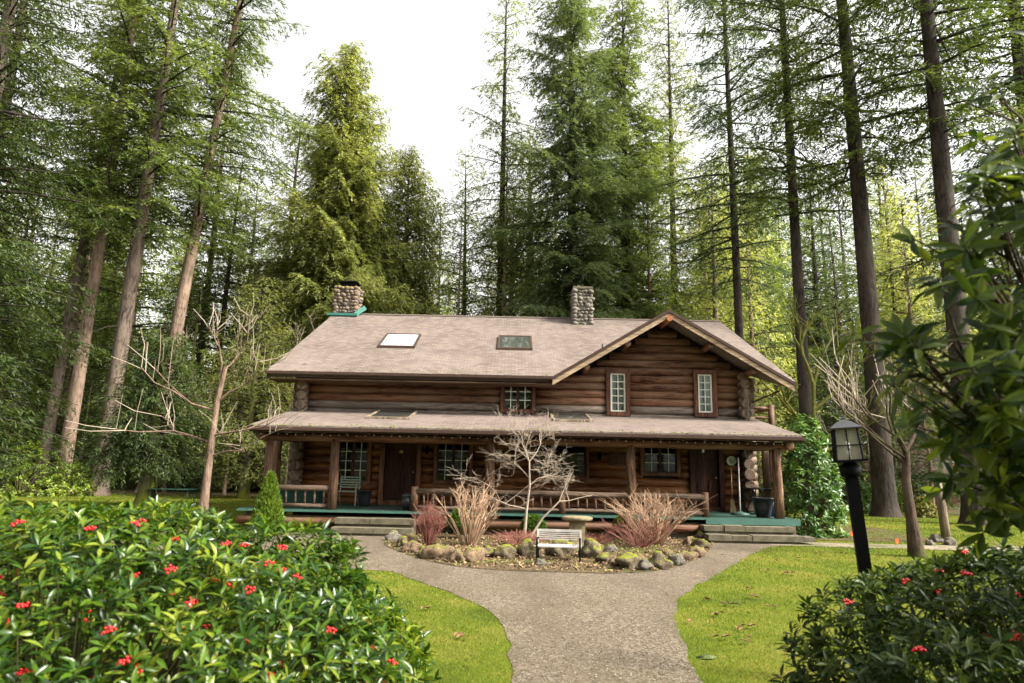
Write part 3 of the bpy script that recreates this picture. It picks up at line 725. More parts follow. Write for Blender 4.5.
# porch floor, skirt log, steps, railings
fl = MB(); nb = 38
for i in range(nb):
    y0 = 18.45 + i * (HY - 18.45) / nb; fl.box(-7.1, 7.62, y0, y0 + (HY - 18.45) / nb - .006, FL - .04, FL - rnd.uniform(0, .003))
hobj(fl, 'porch_floor', M['greenfloor'])
xs_ = at(706, 520, 18.4).x; fl = MB(); fl.box(-7.12, xs_, 18.40, 18.445, FL - .06, FL - .012); fl.box(xs_ + .001, 7.64, 18.40, 18.445, FL - .17, FL - .012); hobj(fl, 'floor_edge', M['teal'])
sk = MB(); logx(sk, -7.1, at(706, 520, 18.4).x, 18.52, .29, .11); hobj(sk, 'skirt_log', M['log_up'])
fd = MB(); fd.box(-7.0, 7.6, 18.62, 18.75, 0, .42); fd.box(-7.0, -6.85, 18.75, HY, 0, .5); fd.box(7.45, 7.6, 18.75, HY, 0, .5); fd.box(XL, XR, HY - .1, HY + .05, 0, .6); fd.box(XL - .1, XL + .1, HY, BK, 0, .7); fd.box(XR - .1, XR + .1, HY, BK, 0, .7)
hobj(fd, 'foundation', M['slab'])
for px in (447, 594):
    v = MB(); c = at(px, 527, 18.4); c.z = .12
    for a in (-.13, .13): v.box(c.x + a - .012, c.x + a + .012, 18.56, 18.6, c.z - .06, c.z + .06)
    for a in (-.06, .06): v.box(c.x - .13, c.x + .13, 18.562, 18.598, c.z + a - .01, c.z + a + .01)
    v.bar((c.x - .12, 18.58, c.z - .05), (c.x + .12, 18.58, c.z + .05), .012, .012); hobj(v, 'vent_grille', M['black'])
def steps(pxa, pxb, n, ext):
    a, b = at(pxa, 525, 18.2).x, at(pxb, 525, 18.2).x; s = MB()
    for i in range(n):
        z1 = FL - .17 - .01 - i * .2; z1 = [.40, .20][i]; y0 = 18.38 - .36 * (i + 1); x = a - (.1 if ext else 0)
        while x < b + (.35 * i if ext else 0):
            L = rnd.uniform(.5, 1.3); x2 = min(x + L, b + (.35 * i if ext else 0)); s.box(x + .006, x2 - .006, y0 + rnd.uniform(-.015, .015), y0 + .42, z1 - .13, z1 + rnd.uniform(-.01, .01)); x = x2
        s.box(a, b, y0 + .06, y0 + .40, 0, z1 - .132)
    hobj(s, 'stone_steps', M['slab'])
steps(336, 415, 2, False); steps(706, 792, 2, True)
def railing(xa, xb, zt, stub=()):
    r_ = MB(); logx(r_, xa, xb, 18.6, zt, .075); o = hobj(r_, 'railing', M['rail'])
    r_ = MB(); logx(r_, xa, xb, 18.6, FL + .1, .05); r_.obj('bottom_rail', M['rail'], o)
    n = int((xb - xa) / .24)
    for i in range(1, n):
        x = xa + (xb - xa) * i / n; b_ = MB(); b_.tube([(x, 18.6, FL + .12), (x + rnd.uniform(-.01, .01), 18.6, zt - .03)], .028, 7); b_.obj('baluster', M['rail'], o)
    for px in stub:
        x = at(px, 505, 18.6).x; b_ = MB(); b_.tube([(x, 18.62, FL), (x, 18.62, zt + (.05 if px == 562 else .12))], [.1, .095], 12); b_.obj('rail_post', M['post'], o)
zr = at(560, 494, 18.6).z
railing(at(415, 495, 18.6).x, at(704, 495, 18.6).x, zr, (414, 562, 705.5)); railing(at(268, 487, 18.6).x, at(334, 487, 18.6).x, zr + .03)
# balcony behind the right corner
bc = MB(); bx = at(771, 410, 24).x; z0_ = at(771, 420, 24).z; z1_ = at(771, 405, 24).z
for yy in (24, 27): bc.tube([(bx, yy, 2.6), (bx, yy, z1_)], .11, 10)
bc.tube([(bx - 1.0, 24, z1_ - .12), (bx + .1, 24, z1_ - .12)], .06, 8); bc.tube([(bx, 24, z1_ - .12), (bx, 27, z1_ - .12)], .06, 8); bc.tube([(bx - 1.0, 24, z1_ - .45), (bx + .1, 24, z1_ - .45)], .05, 8)
bc.box(XR + .1, bx + .1, 23.9, 27.2, 2.7, 2.85)
for yy in (24.1, 27): bc.tube([(bx, yy, 0), (bx, yy, 2.7)], .12, 10)
hobj(bc, 'balcony', M['post'])
br_ = MB(); br_.tube([(XR + .3, 21.6, 3.95), (8.35, 21.2, 4.28)], .03, 8); hobj(br_, 'eave_brace', M['log_up'])

# ------------------------------------------------------------------ things on the porch
def slat_bench(loc, W, label, name='garden_bench', mat=None, leg=None, rz=0, H=.42, BH=.42, D=.42):
    t = thing(name, label, 'bench', loc, rz=rz); mat = mat or M['palegreen']; leg = leg or mat
    s = MB()
    for i in range(5): y = -D / 2 + i * D / 4.6; s.box(-W / 2, W / 2, y, y + .065, H - .02, H)
    s.obj('seat', mat, t); b = MB()
    for i in range(5): z = H + .08 + i * (BH - .08) / 4.6; y = D / 2 + .03 + (z - H) * .18; b.box(-W / 2, W / 2, y, y + .018, z, z + min(.055, (BH - .08) / 4.6 * .5))
    if leg is not mat:
        for sx in (-1, 1): b.bar((sx * (W / 2 - .02), D / 2 + .035, H), (sx * (W / 2 - .02), D / 2 + .03 + BH * .2, H + BH + .02), .04, .03)
        b.bar((-W / 2, D / 2 + .03 + BH * .19, H + BH), (W / 2, D / 2 + .03 + BH * .19, H + BH), .03, .05)
    b.obj('backrest', mat, t)
    for sx in (-1, 1):
        l = MB(); x = sx * (W / 2 - .03)
        l.tube([(x, -D / 2 - .02, 0), (x, -D / 2 + .03, H * .5), (x, -D / 2, H - .02), (x, -D / 2, H + BH * .45), (x, 0, H + BH * .5), (x, D / 2 + .04, H + BH * .45)], .018, 6)
        l.obj('leg', leg, t); l = MB(); l.tube([(x, D / 2 + .08, 0), (x, D / 2, H * .5), (x, D / 2, H)] + ([(x, D / 2 + .1, H + BH)] if leg is mat else []), .018, 6)
        l.tube([(x, -D / 2, .25), (x, 0, .33), (x, D / 2, .25)], .012, 6); l.obj('leg', leg, t)
    return t
def porch_at(px, Y): p = at(px, 505, Y); return (p.x, Y, FL + .001)
slat_bench(porch_at(347, 20.7), .62, 'pale green slatted garden chair on the porch left of the front door', 'garden_chair')
bpot = at(558, 545, 13.9); slat_bench((bpot.x, 13.7, .018), .88, 'small weathered white bench on curly metal legs in front of the rock bed', mat=M['silverwood'], leg=M['black'], H=.27, BH=.25, rz=R(174 - 180) + 0)
def pot(name, label, loc, r, h, mat, cat='pot'):
    t = MB(); t.lathe([(r * .62, 0), (r * .7, .02), (r * .92, h * .55), (r, h * .9), (r * 1.06, h * .9), (r * 1.06, h), (r * .94, h), (r * .9, h * .85), (.001, h * .82)], 22)
    o = t.obj(name, mat); o.location = loc; return tag(o, label, cat)
pot('plant_pot', 'large black glossy planter on the porch at the right post', porch_at(763, 19.0), .27, .52, M['darkplastic'])
pot('plant_pot', 'dark round pot on the porch between the green chair and the door', porch_at(364, 20.6), .21, .46, M['darkplastic'])
t = thing('rubbish_bin', 'small dark bin with a silver lid beside the railing post at the left steps', 'bin', porch_at(406, 18.95))
q = MB(); q.lathe([(.1, 0), (.12, .36), (.11, .36), (.001, .36)], 16); q.obj('bin_body', M['darkplastic'], t); q = MB(); q.lathe([(.125, .362), (.12, .4), (.05, .44), (.001, .445)], 16); q.obj('lid', M['greypewter'], t)
t = thing('canister', 'blue plastic canister behind the right porch post', 'canister', porch_at(773.5, 19.4)); q = MB(); q.lathe([(.08, 0), (.085, .3), (.06, .35), (.025, .36), (.025, .4), (.001, .4)], 14); q.obj('canister_body', M['blue'], t)
t = thing('umbrella_stand', 'white pole in a round base standing by the right door', 'stand', porch_at(740, 19.9)); q = MB(); q.tube([(0, 0, .05), (0, 0, 1.6)], .02, 8); q.obj('pole', M['white'], t); q = MB(); q.lathe([(.26, 0), (.26, .03), (.1, .07), (.04, .1), (.001, .1)], 20); q.obj('base', M['greenfloor'], t)
t = thing('broom', 'straw broom leaning on the logs beside the right door', 'broom', porch_at(733, 21.2)); q = MB(); q.tube([(-.05, -.1, .35), (.05, .2, 1.3)], .012, 6); q.obj('handle', M['twigtan'], t); q = MB(); q.prism([(-.14, -.16, .0), (.06, -.16, 0), (-.01, -.1, .38), (-.09, -.1, .38)], (0, .06, 0)); q.obj('bristles', M['straw'], t)
q = MB(); p = porch_at(378, 19.5); q.box(p[0] - .2, p[0] + .8, 19.15, 19.75, FL + .002, FL + .018); tag(q.obj('doormat', M['matd']), 'dark doormat lying before the front door', 'doormat')
t = thing('storage_chest', 'dark green covered chest behind the left porch railing', 'chest', porch_at(297, 20.2)); q = MB(); q.box(-.65, .65, -.28, .28, .0, .40); q.obj('chest_body', M['darkgreen'], t); q = MB(); q.box(-.68, .68, -.31, .31, .402, .46); q.prism([(-.68, -.31, .462), (.68, -.31, .462), (.6, 0, .53), (-.6, 0, .53)], (0, .02, 0)); q.obj('lid', M['darkgreen'], t)
t = thing('patio_table', 'dark round table on the porch behind the right posts', 'table', porch_at(757, 20.9)); q = MB(); q.lathe([(.5, .7), (.5, .73), (.001, .735)], 22); q.obj('tabletop', M['darkplastic'], t)
for a in range(3): q = MB(); q.tube([(.1 * math.cos(a * 2.1), .1 * math.sin(a * 2.1), .7), (.4 * math.cos(a * 2.1), .4 * math.sin(a * 2.1), 0)], .018, 6); q.obj('leg', M['darkplastic'], t)

# ------------------------------------------------------------------ garden bed things
t = thing('pedestal', 'mossy stone pedestal with a round top beside the little bench', 'pedestal', (at(577, 540, 15.3).x, 15.3, .018))
q = MB(); q.lathe([(.27, 0), (.25, .12), (.22, .2), (.23, .5), (.22, .62), (.001, .62)], 4, smooth=False); q.obj('column', M['concrete'], t)
q = MB(); q.lathe([(.24, .622), (.33, .645), (.34, .70), (.30, .72), (.001, .72)], 16); q.obj('top_slab', M['concrete'], t)
rock_me = []
def rock_mesh(seed, mat):
    m = MB(); m.blob((0, 0, 0), (1, .85, .75), seed, 3, .32, 1.4); me = m.mesh('rock', mat)
    return me
RM = {k: [rock_mesh(i * 3 + j, M[k]) for i in range(4)] for j, k in enumerate(('rock', 'rockgrey', 'rockmoss'))}
def rock(px, py, wpx, kind, label, group='rocks edging the garden bed', hk=1.0, nm='rock'):
    p = gr(px, py); s = wpx / 683 * p.y / 2
    o = bpy.data.objects.new(nm, rnd.choice(RM[kind])); link(o)
    o.location = (p.x, p.y + s * .5, s * .42 * hk); o.scale = (s * 1.05, s * .95, s * hk); o.rotation_euler = (0, 0, rnd.uniform(0, 6.28))
    return tag(o, label, 'rock', group)
rocks = [(392, 541, 12, 'rockgrey'), (402, 548, 13, 'rockmoss'), (412, 553, 15, 'rock'), (411, 543, 12, 'rock'), (425, 557, 14, 'rockmoss'), (436, 560, 22, 'rock'), (414, 546, 10, 'rockmoss'), (455, 563, 17, 'rock'),
         (473, 562, 21, 'rock'), (488, 558, 13, 'rockmoss'), (504, 559, 18, 'rockmoss'), (527, 558, 20, 'rockmoss'), (534, 534, 15, 'rockgrey'), (560, 557, 22, 'rockmoss'), (592, 559, 22, 'rockmoss'), (604, 564, 14, 'rockmoss'),
         (616, 567, 13, 'rock'), (630, 570, 22, 'rockmoss'), (646, 571, 14, 'rockgrey'), (660, 570, 20, 'rockmoss'), (676, 566, 15, 'rockgrey'), (688, 561, 14, 'rock'), (697, 558, 16, 'rock'), (701, 549, 14, 'rockmoss'), (703, 541, 13, 'rockmoss'), (690, 546, 12, 'rock'),
         (448, 553, 9, 'rockgrey'), (640, 562, 11, 'rock'), (578, 545, 10, 'rockmoss'), (612, 553, 10, 'rockgrey'), (668, 556, 10, 'rock'), (541, 566, 9, 'rockgrey')]
for px, py, wp, k in rocks:
    adj = {'rock': 'tan', 'rockgrey': 'pale grey', 'rockmoss': 'green mossy'}[k]
    side = 'left' if px < 520 else 'right' if px > 600 else 'middle'
    big = 'large' if wp >= 18 else 'small' if wp < 12 else 'middling'
    rock(px, py, wp * 1.15, k, f'{big} {adj} rock in the {side} part of the garden bed edging')
for px, py, wp in ((940, 543, 13), (952, 546, 12), (932, 546, 9)): rock(px, py, wp, 'rockgrey', 'dark rock at the foot of the grey wooden post', 'rocks by the wooden post')

def twig_shrub(loc, n, h, spread, mat, label, seed, r0=.012, fork=3, name='bare_shrub'):
    rr = random.Random(seed); m = MB()
    for i in range(n):
        a = rr.uniform(0, 6.28); q = rr.random() ** .7; p = Vector((math.cos(a) * q * .18 * spread, math.sin(a) * q * .18 * spread, 0))
        tip = Vector((math.cos(a) * q * spread, math.sin(a) * q * spread, h * rr.uniform(.6, 1.0) * (1 - .25 * q)))
        mid = p.lerp(tip, .5) + Vector((rr.uniform(-.13, .13), rr.uniform(-.13, .13), h * rr.uniform(-.04, .16))); m.tube([p, mid, tip], [r0, r0 * .8, r0 * .35], 5, False)
        for f in range(fork):
            t_ = rr.uniform(.4, .95); b = (mid.lerp(tip, (t_ - .4) / .6)); d = (tip - mid).normalized() + Vector((rr.uniform(-1.1, 1.1), rr.uniform(-1.1, 1.1), rr.uniform(-.2, .6)))
            m.tube([b, b + d * h * rr.uniform(.08, .2)], [r0 * .55, r0 * .25], 4, False)
    o = m.obj(name, mat, recalc=False); o.location = loc; return tag(o, label, 'shrub')
def G(px, py, z=.015): p = gr(px, py); return (p.x, p.y, z)
twig_shrub(G(428, 546), 80, 1.0, .42, M['twigred'], 'dense reddish bare shrub at the left of the garden bed', 1, .007, 5)
twig_shrub(G(469, 546), 42, 1.45, .75, M['twigtan'], 'tall bare shrub with thick tan canes before the porch railing', 2, .014, 5)
twig_shrub(G(654, 545), 75, 1.35, 1.15, M['twigtan'], 'wide bare tan shrub with spreading stems at the right of the bed', 3, .013, 6)
twig_shrub(G(640, 548), 55, .75, .9, M['twigred'], 'low reddish twigs under the wide tan shrub', 4, .008, 3)
twig_shrub(G(520, 545), 120, .35, .9, M['twigred'], 'low pinkish heather patch behind the front rocks', 5, .006, 3)
twig_shrub(G(590, 545), 90, .3, .9, M['twigred'], 'low brown stems beside the stone pedestal', 6, .006, 3)

# ------------------------------------------------------------------ foliage generators (numpy)
def leaves_np(P, D, U, L, W, fold=0.0):
    """kite shaped leaf quads: base P, direction D, side U"""
    L = L[:, None]; W = W[:, None]
    v0 = P; v2 = P + D * L; mid = P + D * L * .45; v1 = mid + U * W / 2; v3 = mid - U * W / 2
    V = np.stack([v0, v1, v2, v3], 1).reshape(-1, 3); n = len(P)
    return V, np.arange(n * 4).reshape(n, 4)
def norm(a): return a / (np.linalg.norm(a, axis=-1, keepdims=True) + 1e-9)

def blades_for_box(rg, n, c, r, ls):
    d = norm(rg.normal(size=(n, 3))); d[:, 2] = np.abs(d[:, 2]) * 1.0 - .1
    P = np.array(c) + d * np.array(r) * rg.uniform(.8, 1.04, (n, 1)); D = norm(d + rg.normal(scale=.5, size=(n, 3))); U = norm(np.cross(D, rg.normal(size=(n, 3))))
    return leaves_np(P, D, U, rg.uniform(.7, 1.3, n) * ls, rg.uniform(.5, .8, n) * ls * .8)
def round_shrub(loc, r, h, label, mat, seed, ls=.05, n=5000, name='clipped_shrub', group=None):
    rg = np.random.default_rng(seed); t = thing(name, label, 'shrub', loc, group)
    V, Fq = blades_for_box(rg, n, (0, 0, h * .45), (r, r, h * .58), ls); V[:, 2] = np.maximum(V[:, 2], .0)
    link(bpy.data.objects.new('foliage', np_mesh('foliage', V, Fq, mat)), t)
    m = MB(); m.tube([(0, 0, 0), (0, 0, h * .5)], .03, 6)
    for i in range(8): a = i * .8; m.tube([(0, 0, .08), (math.cos(a) * r * .7, math.sin(a) * r * .7, h * .6)], [.015, .006], 5)
    m.obj('stem', M['bark_moss'], t); return t
round_shrub(G(533, 540), .30, .6, 'small round green box bush behind the bare garden tree', M['box'], 11)
p_ = G(409 - 2, 535)
round_shrub(G(402 + 3, 532), .2, .35, 'little green bush at the left steps', M['box'], 12, n=2000) if False else None
round_shrub(G(625, 540), .3, .62, 'round olive bush left of the wide tan shrub', M['boxolive'], 13)
round_shrub(G(686, 538), .27, .55, 'round green bush at the right end of the garden bed', M['box'], 14)
round_shrub(G(584, 535), .25, .55, 'small green bush behind the stone pedestal', M['box'], 15)
round_shrub(G(404, 536), .3, .7, 'rounded green bush behind the tall tan canes', M['boxolive'], 16) if False else None
round_shrub((G(497, 538)[0] - .9, 17.4, .015), .3, .75, 'green bush behind the tall tan canes', M['box'], 16)

def cone_shrub(loc, r, h, label, mat, seed, n=9000, ls=.09, name='conical_shrub'):
    rg = np.random.default_rng(seed); t = thing(name, label, 'shrub', loc); z = rg.random(n) ** 1.3; a = rg.uniform(0, 6.28, n)
    rad = r * (1 - z) ** .7 * (z * 8).clip(.5, 1) * rg.uniform(.75, 1.06, n); P = np.stack([rad * np.cos(a), rad * np.sin(a), z * h], 1)
    D = norm(np.stack([np.cos(a) * .5, np.sin(a) * .5, np.ones(n)], 1) + rg.normal(scale=.35, size=(n, 3))); U = norm(np.cross(D, rg.normal(size=(n, 3))))
    V, Fq = leaves_np(P, D, U, rg.uniform(.7, 1.3, n) * ls, rg.uniform(.3, .5, n) * ls)
    link(bpy.data.objects.new('foliage', np_mesh('foliage', V, Fq, mat)), t); m = MB(); m.tube([(0, 0, 0), (0, 0, h * .9)], [.05, .01], 7); m.obj('trunk', M['bark_moss'], t); return t
cone_shrub((at(270, 490, 17.3).x, 17.3, .004), .42, at(270, 474, 17.3).z, 'small bright green conical cypress in front of the left porch post', M['box'], 21)

def whorl_shrub(name, label, loc, shoots, dirs, mat, ll, lw, per, seed, berry=None, stems=None, stem_mat=None, cat='shrub', curl=.25, upw=.55):
    """broad-leaved evergreen: whorls of long folded leaves at the shoot tips"""
    rg = np.random.default_rng(seed); t = thing(name, label, cat, loc); n = len(shoots)
    A = norm(dirs); T = norm(np.cross(A, rg.normal(size=(n, 3)))); B = np.cross(A, T)
    Vs, Fs, base = [], [], 0
    for k in range(per):
        ph = 2.4 * k + rg.uniform(0, 6.28, n) * .15 + rg.uniform(-.2, .2, n); rad = T * np.cos(ph)[:, None] + B * np.sin(ph)[:, None]
        el = upw * (1.25 - k / per * 1.5) + rg.normal(scale=.18, size=n)
        D = norm(rad + A * el[:, None]); U = norm(np.cross(D, A)); Nn = norm(np.cross(U, D))
        U = norm(U + Nn * rg.normal(scale=.35, size=(n, 1))); Nn = norm(np.cross(U, D))
        L = (ll * rg.uniform(.7, 1.2, n))[:, None]; W = (lw * rg.uniform(.8, 1.15, n))[:, None]
        P = shoots - A * (ll * .5 * k / per) + D * .004
        cv = curl * rg.uniform(.3, 1.6, n)[:, None]
        rows = []
        for tt, wd in ((0, .08), (.25, .72), (.5, 1.0), (.75, .72), (1, .03)):
            c = P + D * L * tt - Nn * L * cv * tt * tt
            up = Nn * W * .16 * wd; rows += [c + U * W * .5 * wd + up, c - up * .3, c - U * W * .5 * wd + up]
        V = np.stack(rows, 1).reshape(-1, 3); Fq = []
        for r_ in range(4):
            for c_ in range(2): q = r_ * 3 + c_; Fq.append((q, q + 1, q + 4, q + 3))
        Fq = (np.arange(n)[:, None, None] * 15 + np.array(Fq)[None]).reshape(-1, 4) + base
        Vs.append(V); Fs.append(Fq); base += len(V)
    link(bpy.data.objects.new('foliage', np_mesh('foliage', np.concatenate(Vs), np.concatenate(Fs), mat, True)), t)
    if stems is not None:
        m = MB()
        for pts, rs in stems: m.tube(pts, rs, 5, False)
        m.obj('stems', stem_mat or M['stem'], t, recalc=False)
    return t
def dome_shoots(rg, n, rx, ry, h, power=2.6, inner=.35, near=True):
    pts, nr = [], []
    while len(pts) < n:
        d = rg.normal(size=3); d[2] = abs(d[2]) * 1.1 - .15; d /= np.linalg.norm(d)
        if d[1] > .45 and rg.random() < .5: continue
        k = (abs(d[0]) ** power + abs(d[1]) ** power + abs(d[2]) ** power) ** (-1 / power)
        q = d * k * (1 + .10 * noise.noise(Vector(d * 2.6))) * (1 - inner * rg.random() ** 2.2)
        p = np.array([q[0] * rx, q[1] * ry, max(.06, q[2] * h)]); pts.append(p + rg.normal(scale=.02, size=3)); nn = np.array([d[0] / rx, d[1] / ry, d[2] / h]); nr.append(norm(nn) * .6 + np.array([0, 0, .7]) + rg.normal(scale=.3, size=3))
    return np.array(pts), np.array(nr)
def berry_mesh(seed, mat):
    rr = random.Random(seed); m = MB(); n = rr.randint(7, 14)
    for i in range(n):
        a = i * 2.4; q = .004 + .0042 * math.sqrt(i) * 2; m.blob((math.cos(a) * q, math.sin(a) * q, rr.uniform(.012, .03) - q * .3), (.0074,) * 3, i, 2, 0)
    return m.mesh('berry_cluster', mat)
BM_ = [berry_mesh(i, M['berry']) for i in range(5)]
def berry_bush(label, c, rx, ry, h, n, mat, seed, nb, inner=.35):
    rg = np.random.default_rng(seed); P, Dn = dome_shoots(rg, n, rx, ry, h, inner=inner); stems = []
    for i in range(0, n, 5):
        p = Vector(P[i]); b = Vector((p.x * .45, p.y * .45, 0)); stems.append(([b, b.lerp(p, .55) + Vector((p.x * .12, p.y * .12, -.06)), p], [.008, .006, .003]))
    t = whorl_shrub('berry_bush', label, (c[0], c[1], .004), P, Dn, mat, .09, .026, 10, seed, stems=stems, upw=.85)
    idx = [i for i in range(n) if P[i][1] < ry * .55]
    rg.shuffle(idx)
    cam_l = np.array([-c[0], -c[1], EYE]); vis = []
    for i in idx:
        v = norm(cam_l - P[i]); nn = norm(np.array([P[i][0] / rx ** 2, P[i][1] / ry ** 2, P[i][2] / h ** 2]))
        if v @ nn > .25 and abs(P[i][0] + c[0]) / (P[i][1] + c[1]) < .8: vis.append(i)
    for i in vis[:nb]:
        o = bpy.data.objects.new('berry_cluster', BM_[i % 5]); link(o, t); o.location = P[i] + norm(Dn[i]) * .04
        o.rotation_euler = Vector(Dn[i]).to_track_quat('Z', 'Y').to_euler()
    return t
berry_bush('big bright green evergreen bush dotted with red berries in the left foreground', (-2.75, 4.75), 2.2, 1.5, 1.34, 3800, M['skimmia'], 31, 100)
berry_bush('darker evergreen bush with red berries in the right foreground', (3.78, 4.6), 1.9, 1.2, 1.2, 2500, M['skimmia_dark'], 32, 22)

# rhododendron reaching in from the right
def rhodo_big():
    rg = np.random.default_rng(41); root = Vector((3.9, 4.3, 0)); shoots, dirs, stems = [], [], []
    main = []
    tips = [at(px + 28, py, Y) for px, py, Y in ((925, 345, 2.9), (960, 215, 3.0), (985, 140, 3.1), (1000, 90, 3.3), (985, 180, 2.8), (960, 290, 2.7), (970, 400, 3.0), (945, 430, 3.3), (1010, 250, 2.7), (1010, 330, 2.9), (1005, 440, 3.1),
            (985, 320, 3.4), (960, 250, 3.5), (1035, 150, 3.0), (1040, 380, 3.4), (1060, 250, 3.3), (930, 480, 3.6), (1000, 500, 3.5), (1080, 120, 3.4), (1090, 420, 3.5), (1060, 330, 2.9), (890, 352, 3.0), (1000, 380, 2.6), (975, 440, 3.2))]
    for i, tp in enumerate(tips):
        k = root + Vector((-.1, -.1, .9 + .5 * (i % 3))); mid = k.lerp(tp, .55) + Vector((.05, 0, -.1)); stems.append(([root, k, mid, tp], [.05, .035, .018, .006]))
        for j in range(10):
            s = tp + Vector(rg.normal(scale=(.10, .2, .11))); d = (s - k).normalized() + Vector((0, 0, .35)) + Vector(rg.normal(scale=.35, size=3))
            stems.append(([mid.lerp(tp, .3 + .6 * rg.random()), s], [.008, .004])); shoots.append(np.array(s)); dirs.append(np.array(d))
    return whorl_shrub('rhododendron', 'dark large-leaved rhododendron reaching in from the right edge', (0, 0, 0), np.array(shoots), np.array(dirs), M['rhodo'], .13, .04, 8, 42, stems=stems, stem_mat=M['bark_darkbare'], upw=.35)
rh = rhodo_big()
for ch in rh.children:
    ch.matrix_parent_inverse = Matrix.Translation((-3.9, -4.3, 0))
rh.location = (3.9, 4.3, 0)

def far_bush(px, pyb, Y, wpx, htop, label, mat, seed, n=380, ll=.17, lw=.07, group=None, name='evergreen_shrub'):
    rg = np.random.default_rng(seed); c = at(px, pyb, Y); h = at(px, htop, Y).z; r = wpx / 683 * Y / 2
    P, Dn = dome_shoots(rg, n, r, r * .8, h, 2.2, .5); stems = [([Vector((0, 0, 0)), Vector(P[i]) * .5 + Vector((0, 0, .1)), Vector(P[i])], [.03, .02, .008]) for i in range(0, n, 9)]
    t = whorl_shrub(name, label, (c.x, Y, 0), P, Dn, mat, ll, lw, 7, seed, stems=stems, stem_mat=M['bark_moss'])
    if group: t['group'] = group
    return t
far_bush(812, 530, 20.2, 62, 418, 'tall leafy rhododendron at the right end of the porch', M['rhodo_far'], 51, 520)
far_bush(18, 495, 34, 80, 440, 'bright laurel shrub on the far left lawn edge, leftmost', M['laurel'], 52)
far_bush(66, 495, 35, 50, 462, 'low bright laurel shrub beside the pale trunk on the left', M['laurel'], 53, 260)
far_bush(104, 495, 36, 40, 470, 'small bright laurel shrub between two big trunks on the left', M['laurel'], 54, 200) if False else None
far_bush(890, 507, 35, 18, 492, 'small round shrub at the foot of the big dark fir', M['rhodo_far'], 55, 120)
far_bush(868, 507, 33, 22, 484, 'green shrub left of the big dark fir', M['rhodo_far'], 58, 120)
far_bush(925, 510, 31, 22, 497, 'small round olive shrub on the right lawn edge', M['boxolive'], 56, 120)
far_bush(905, 508, 33, 16, 485, 'light green shrub beside the big dark fir', M['laurel'], 57, 100)

